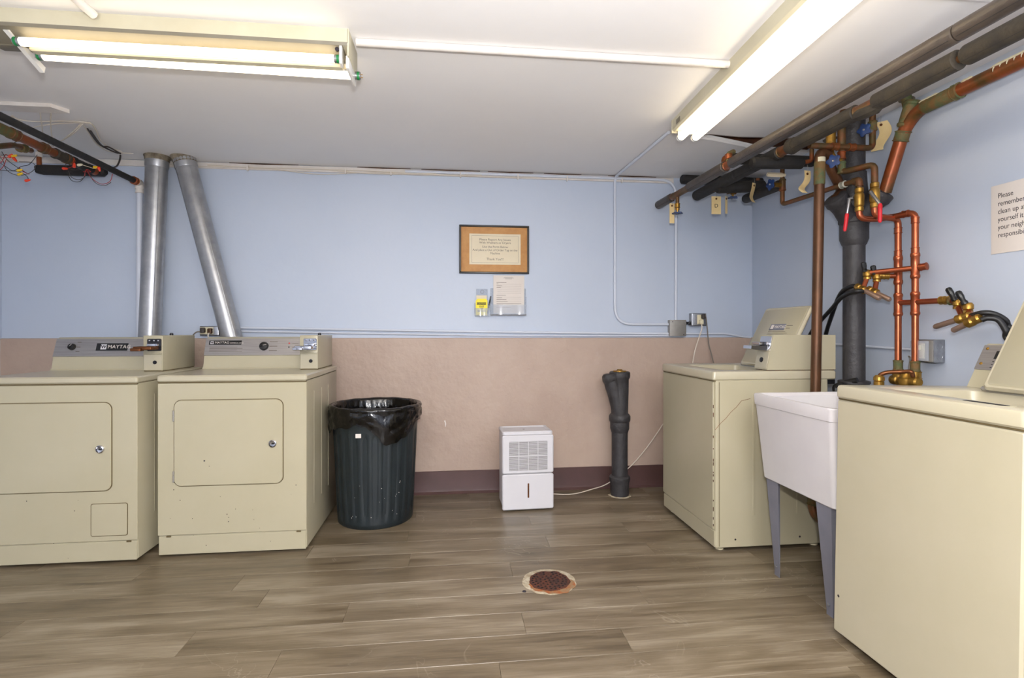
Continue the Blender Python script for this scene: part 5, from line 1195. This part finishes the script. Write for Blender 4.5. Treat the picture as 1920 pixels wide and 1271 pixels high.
# ================================================================== LIGHT FIXTURES
def sock(parent, c, r, axis, mt='fixture_white'):
    pass
zt = 2.125
lf = thing('ceiling_light', (-.95, 2.07, ZC), 0, 'old cream two-tube ceiling light at upper left, tubes hanging on tilted brackets', 'ceiling light', 'two-tube fluorescent ceiling lights')
X0, X1_ = -1.66, -.385
bm = BM(); prism_x(bm, [(1.985,ZC), (1.985,2.178), (1.990,2.172), (2.155,2.172), (2.16,2.178), (2.16,ZC)], X0, X1_); bd = part('housing', bm, 'fixture_cream', lf, True)
bm = BM(); prism_x(bm, [(1.986,2.181), (1.984,2.179), (1.988,2.168), (1.992,2.170)], X0, X1_); part('rim', bm, 'fixture_khaki', bd, True)
bm = BM(); prism_x(bm, [(1.995,2.172), (2.040,2.150), (2.070,2.146), (2.070,2.142), (2.085,2.142), (2.10,2.146), (2.13,2.150), (2.155,2.172)], X0+.02, X1_-.02); part('reflector', bm, 'fixture_khaki', lf, True)
bm = BM(); rbox(bm, X0+.16, X1_-.03, 2.048, 2.082, 2.118, 2.150, .004); part('ballast_cover', bm, 'fixture_cream', lf, True)
bm = BM(); rbox(bm, X1_-.002, X1_+.004, 1.985, 2.16, 2.13, ZC, .001); part('end_plate', bm, 'fixture_cream', lf, True)
bm = BM(); rbox(bm, X1_-.032, X1_-.022, 1.992, 2.03, 2.105, 2.172, .002); part('lamp_holder', bm, 'fixture_white', lf, True)
bm = BM(); rbox(bm, X1_-.010, X1_+.002, 2.0, 2.15, 2.092, 2.14, .003); part('lamp_holder', bm, 'fixture_white', lf, True)
bm = BM(); lathe(bm, [(.008,0), (.008,.005)], (0,0,0), 10, M=T(X1_-.04,2.0,2.158) @ RX); part('knockout', bm, 'ink', lf, True)
pb = [at(4,72,Z=2.15), at(72,118,Z=2.10)]
bm = BM(); bx = -1.535
loft(bm, [[(bx-.012,y,z) for y, z in ((2.000,2.160), (2.015,2.170), (2.17,2.115), (2.165,2.092))], [(bx+.004,y,z) for y, z in ((2.000,2.160), (2.015,2.170), (2.17,2.115), (2.165,2.092))]]); part('lamp_holder_bracket', bm, 'fixture_white', lf, True)
def fl_tube(a, b_, r, cap_mt, label, parent):
    a, b_ = Vector(a), Vector(b_); d_ = (b_-a).normalized(); L_ = (b_-a).length
    t = thing('fluorescent_tube', (a+b_)/2, 0, label, 'light tube', 'lit fluorescent tubes')
    bm = BM(); rod(bm, a+d_*.02, b_-d_*.02, [(r*.97,0), (r,.01), (r,.99), (r*.97,1)], 20); part('glass_tube', bm, 'tube_lit', t, True)
    for e_, s_ in ((a, 1), (b_, -1)):
        bm = BM(); rod(bm, e_, e_+d_*s_*.022, [(r*.9,0), (r*1.02,.1), (r*1.02,1)], 20); ec = part('end_cap', bm, 'zinc', t, True)
        bm = BM(); rod(bm, e_+d_*s_*.004, e_+d_*s_*.013, [(r*1.05,0), (r*1.05,1)], 20); part('ring', bm, cap_mt, ec, True)
        bm = BM()
        rod(bm, e_-d_*s_*.008+Vector((0,0,.006)), e_+Vector((0,0,.006)), [(.0014,0), (.0014,1)], 6); rod(bm, e_-d_*s_*.008-Vector((0,0,.006)), e_-Vector((0,0,.006)), [(.0014,0), (.0014,1)], 6)
        part('pin', bm, 'brass', t, True)
fl_tube((-1.52,2.012,2.128), (-.415,2.010,2.128), .0145, 'green_cap', 'lit tube closest to the housing of the left ceiling light', lf)
fl_tube((-1.515,2.108,2.128), (-.362,2.125,2.124), .0150, 'green_cap', 'lit tube half out of its holder, lower one of the left ceiling light', lf)
# right fixture, running away from the camera
rf = thing('ceiling_light', (1.205, 2.0, ZC), math.radians(-2.2), 'two-tube ceiling light at upper right running towards the back wall', 'ceiling light', 'two-tube fluorescent ceiling lights')
yf0, yf1 = -.66, .66
bm = BM(); loft(bm, [[(-.082,y,.0), (-.082,y,-.052), (-.072,y,-.062), (.072,y,-.062), (.082,y,-.052), (.082,y,.0)] for y in (yf0, yf1)]); part('housing', bm, 'fixture_cream', rf)
bm = BM(); loft(bm, [[(-.020,y,-.060), (-.012,y,-.082), (.012,y,-.082), (.020,y,-.060)] for y in (yf0+.03, yf1-.03)]); part('ballast_cover', bm, 'fixture_white', rf)
bm = BM(); rbox(bm, -.084, .084, yf1-.004, yf1+.003, -.068, 0, .001); part('end_plate', bm, 'fixture_cream', rf)
bm = BM(); rbox(bm, -.084, .084, yf0-.003, yf0+.004, -.068, 0, .001); part('end_plate', bm, 'fixture_cream', rf)
for x in (-.042, .036):
    for y in (yf0+.01, yf1-.02):
        bm = BM(); rbox(bm, x-.014, x+.014, y, y+.012, -.100, -.060, .003); part('lamp_holder', bm, 'fixture_white', rf)
Mr = chain_matrix(rf)
bm = BM(); rbox(bm, -.0835, -.0818, yf1-.11, yf1-.06, -.045, -.02, .0004); part('sticker', bm, 'fixture_khaki', rf)
for x, nm in ((-.042, 'left'), (.036, 'right')):
    fl_tube(Mr @ Vector((x,yf0+.04,-.094)), Mr @ Vector((x,yf1-.005,-.094)), .019, 'fixture_white', '%s lit tube of the upper right ceiling light' % nm, rf)
# third fitting, added out of view behind the camera as soft fill
bf = thing('ceiling_light', (-.3, -1.0, ZC), 0, 'added two-tube fill light behind the camera', 'ceiling light', 'two-tube fluorescent ceiling lights')
bm = BM(); prism_x(bm, [(-.08,0), (-.08,-.055), (.08,-.055), (.08,0)], -.62, .62); part('housing', bm, 'fixture_cream', bf)
for y in (-.04, .04):
    bm = BM(); rod(bm, (-.59,y,-.085), (.59,y,-.085), [(.019,0), (.019,1)], 14); part('glass_tube', bm, 'tube_lit', bf)
    for x in (-.605, .59):
        bm = BM(); rbox(bm, x, x+.014, y-.014, y+.014, -.10, -.053, .003); part('lamp_holder', bm, 'fixture_white', bf)
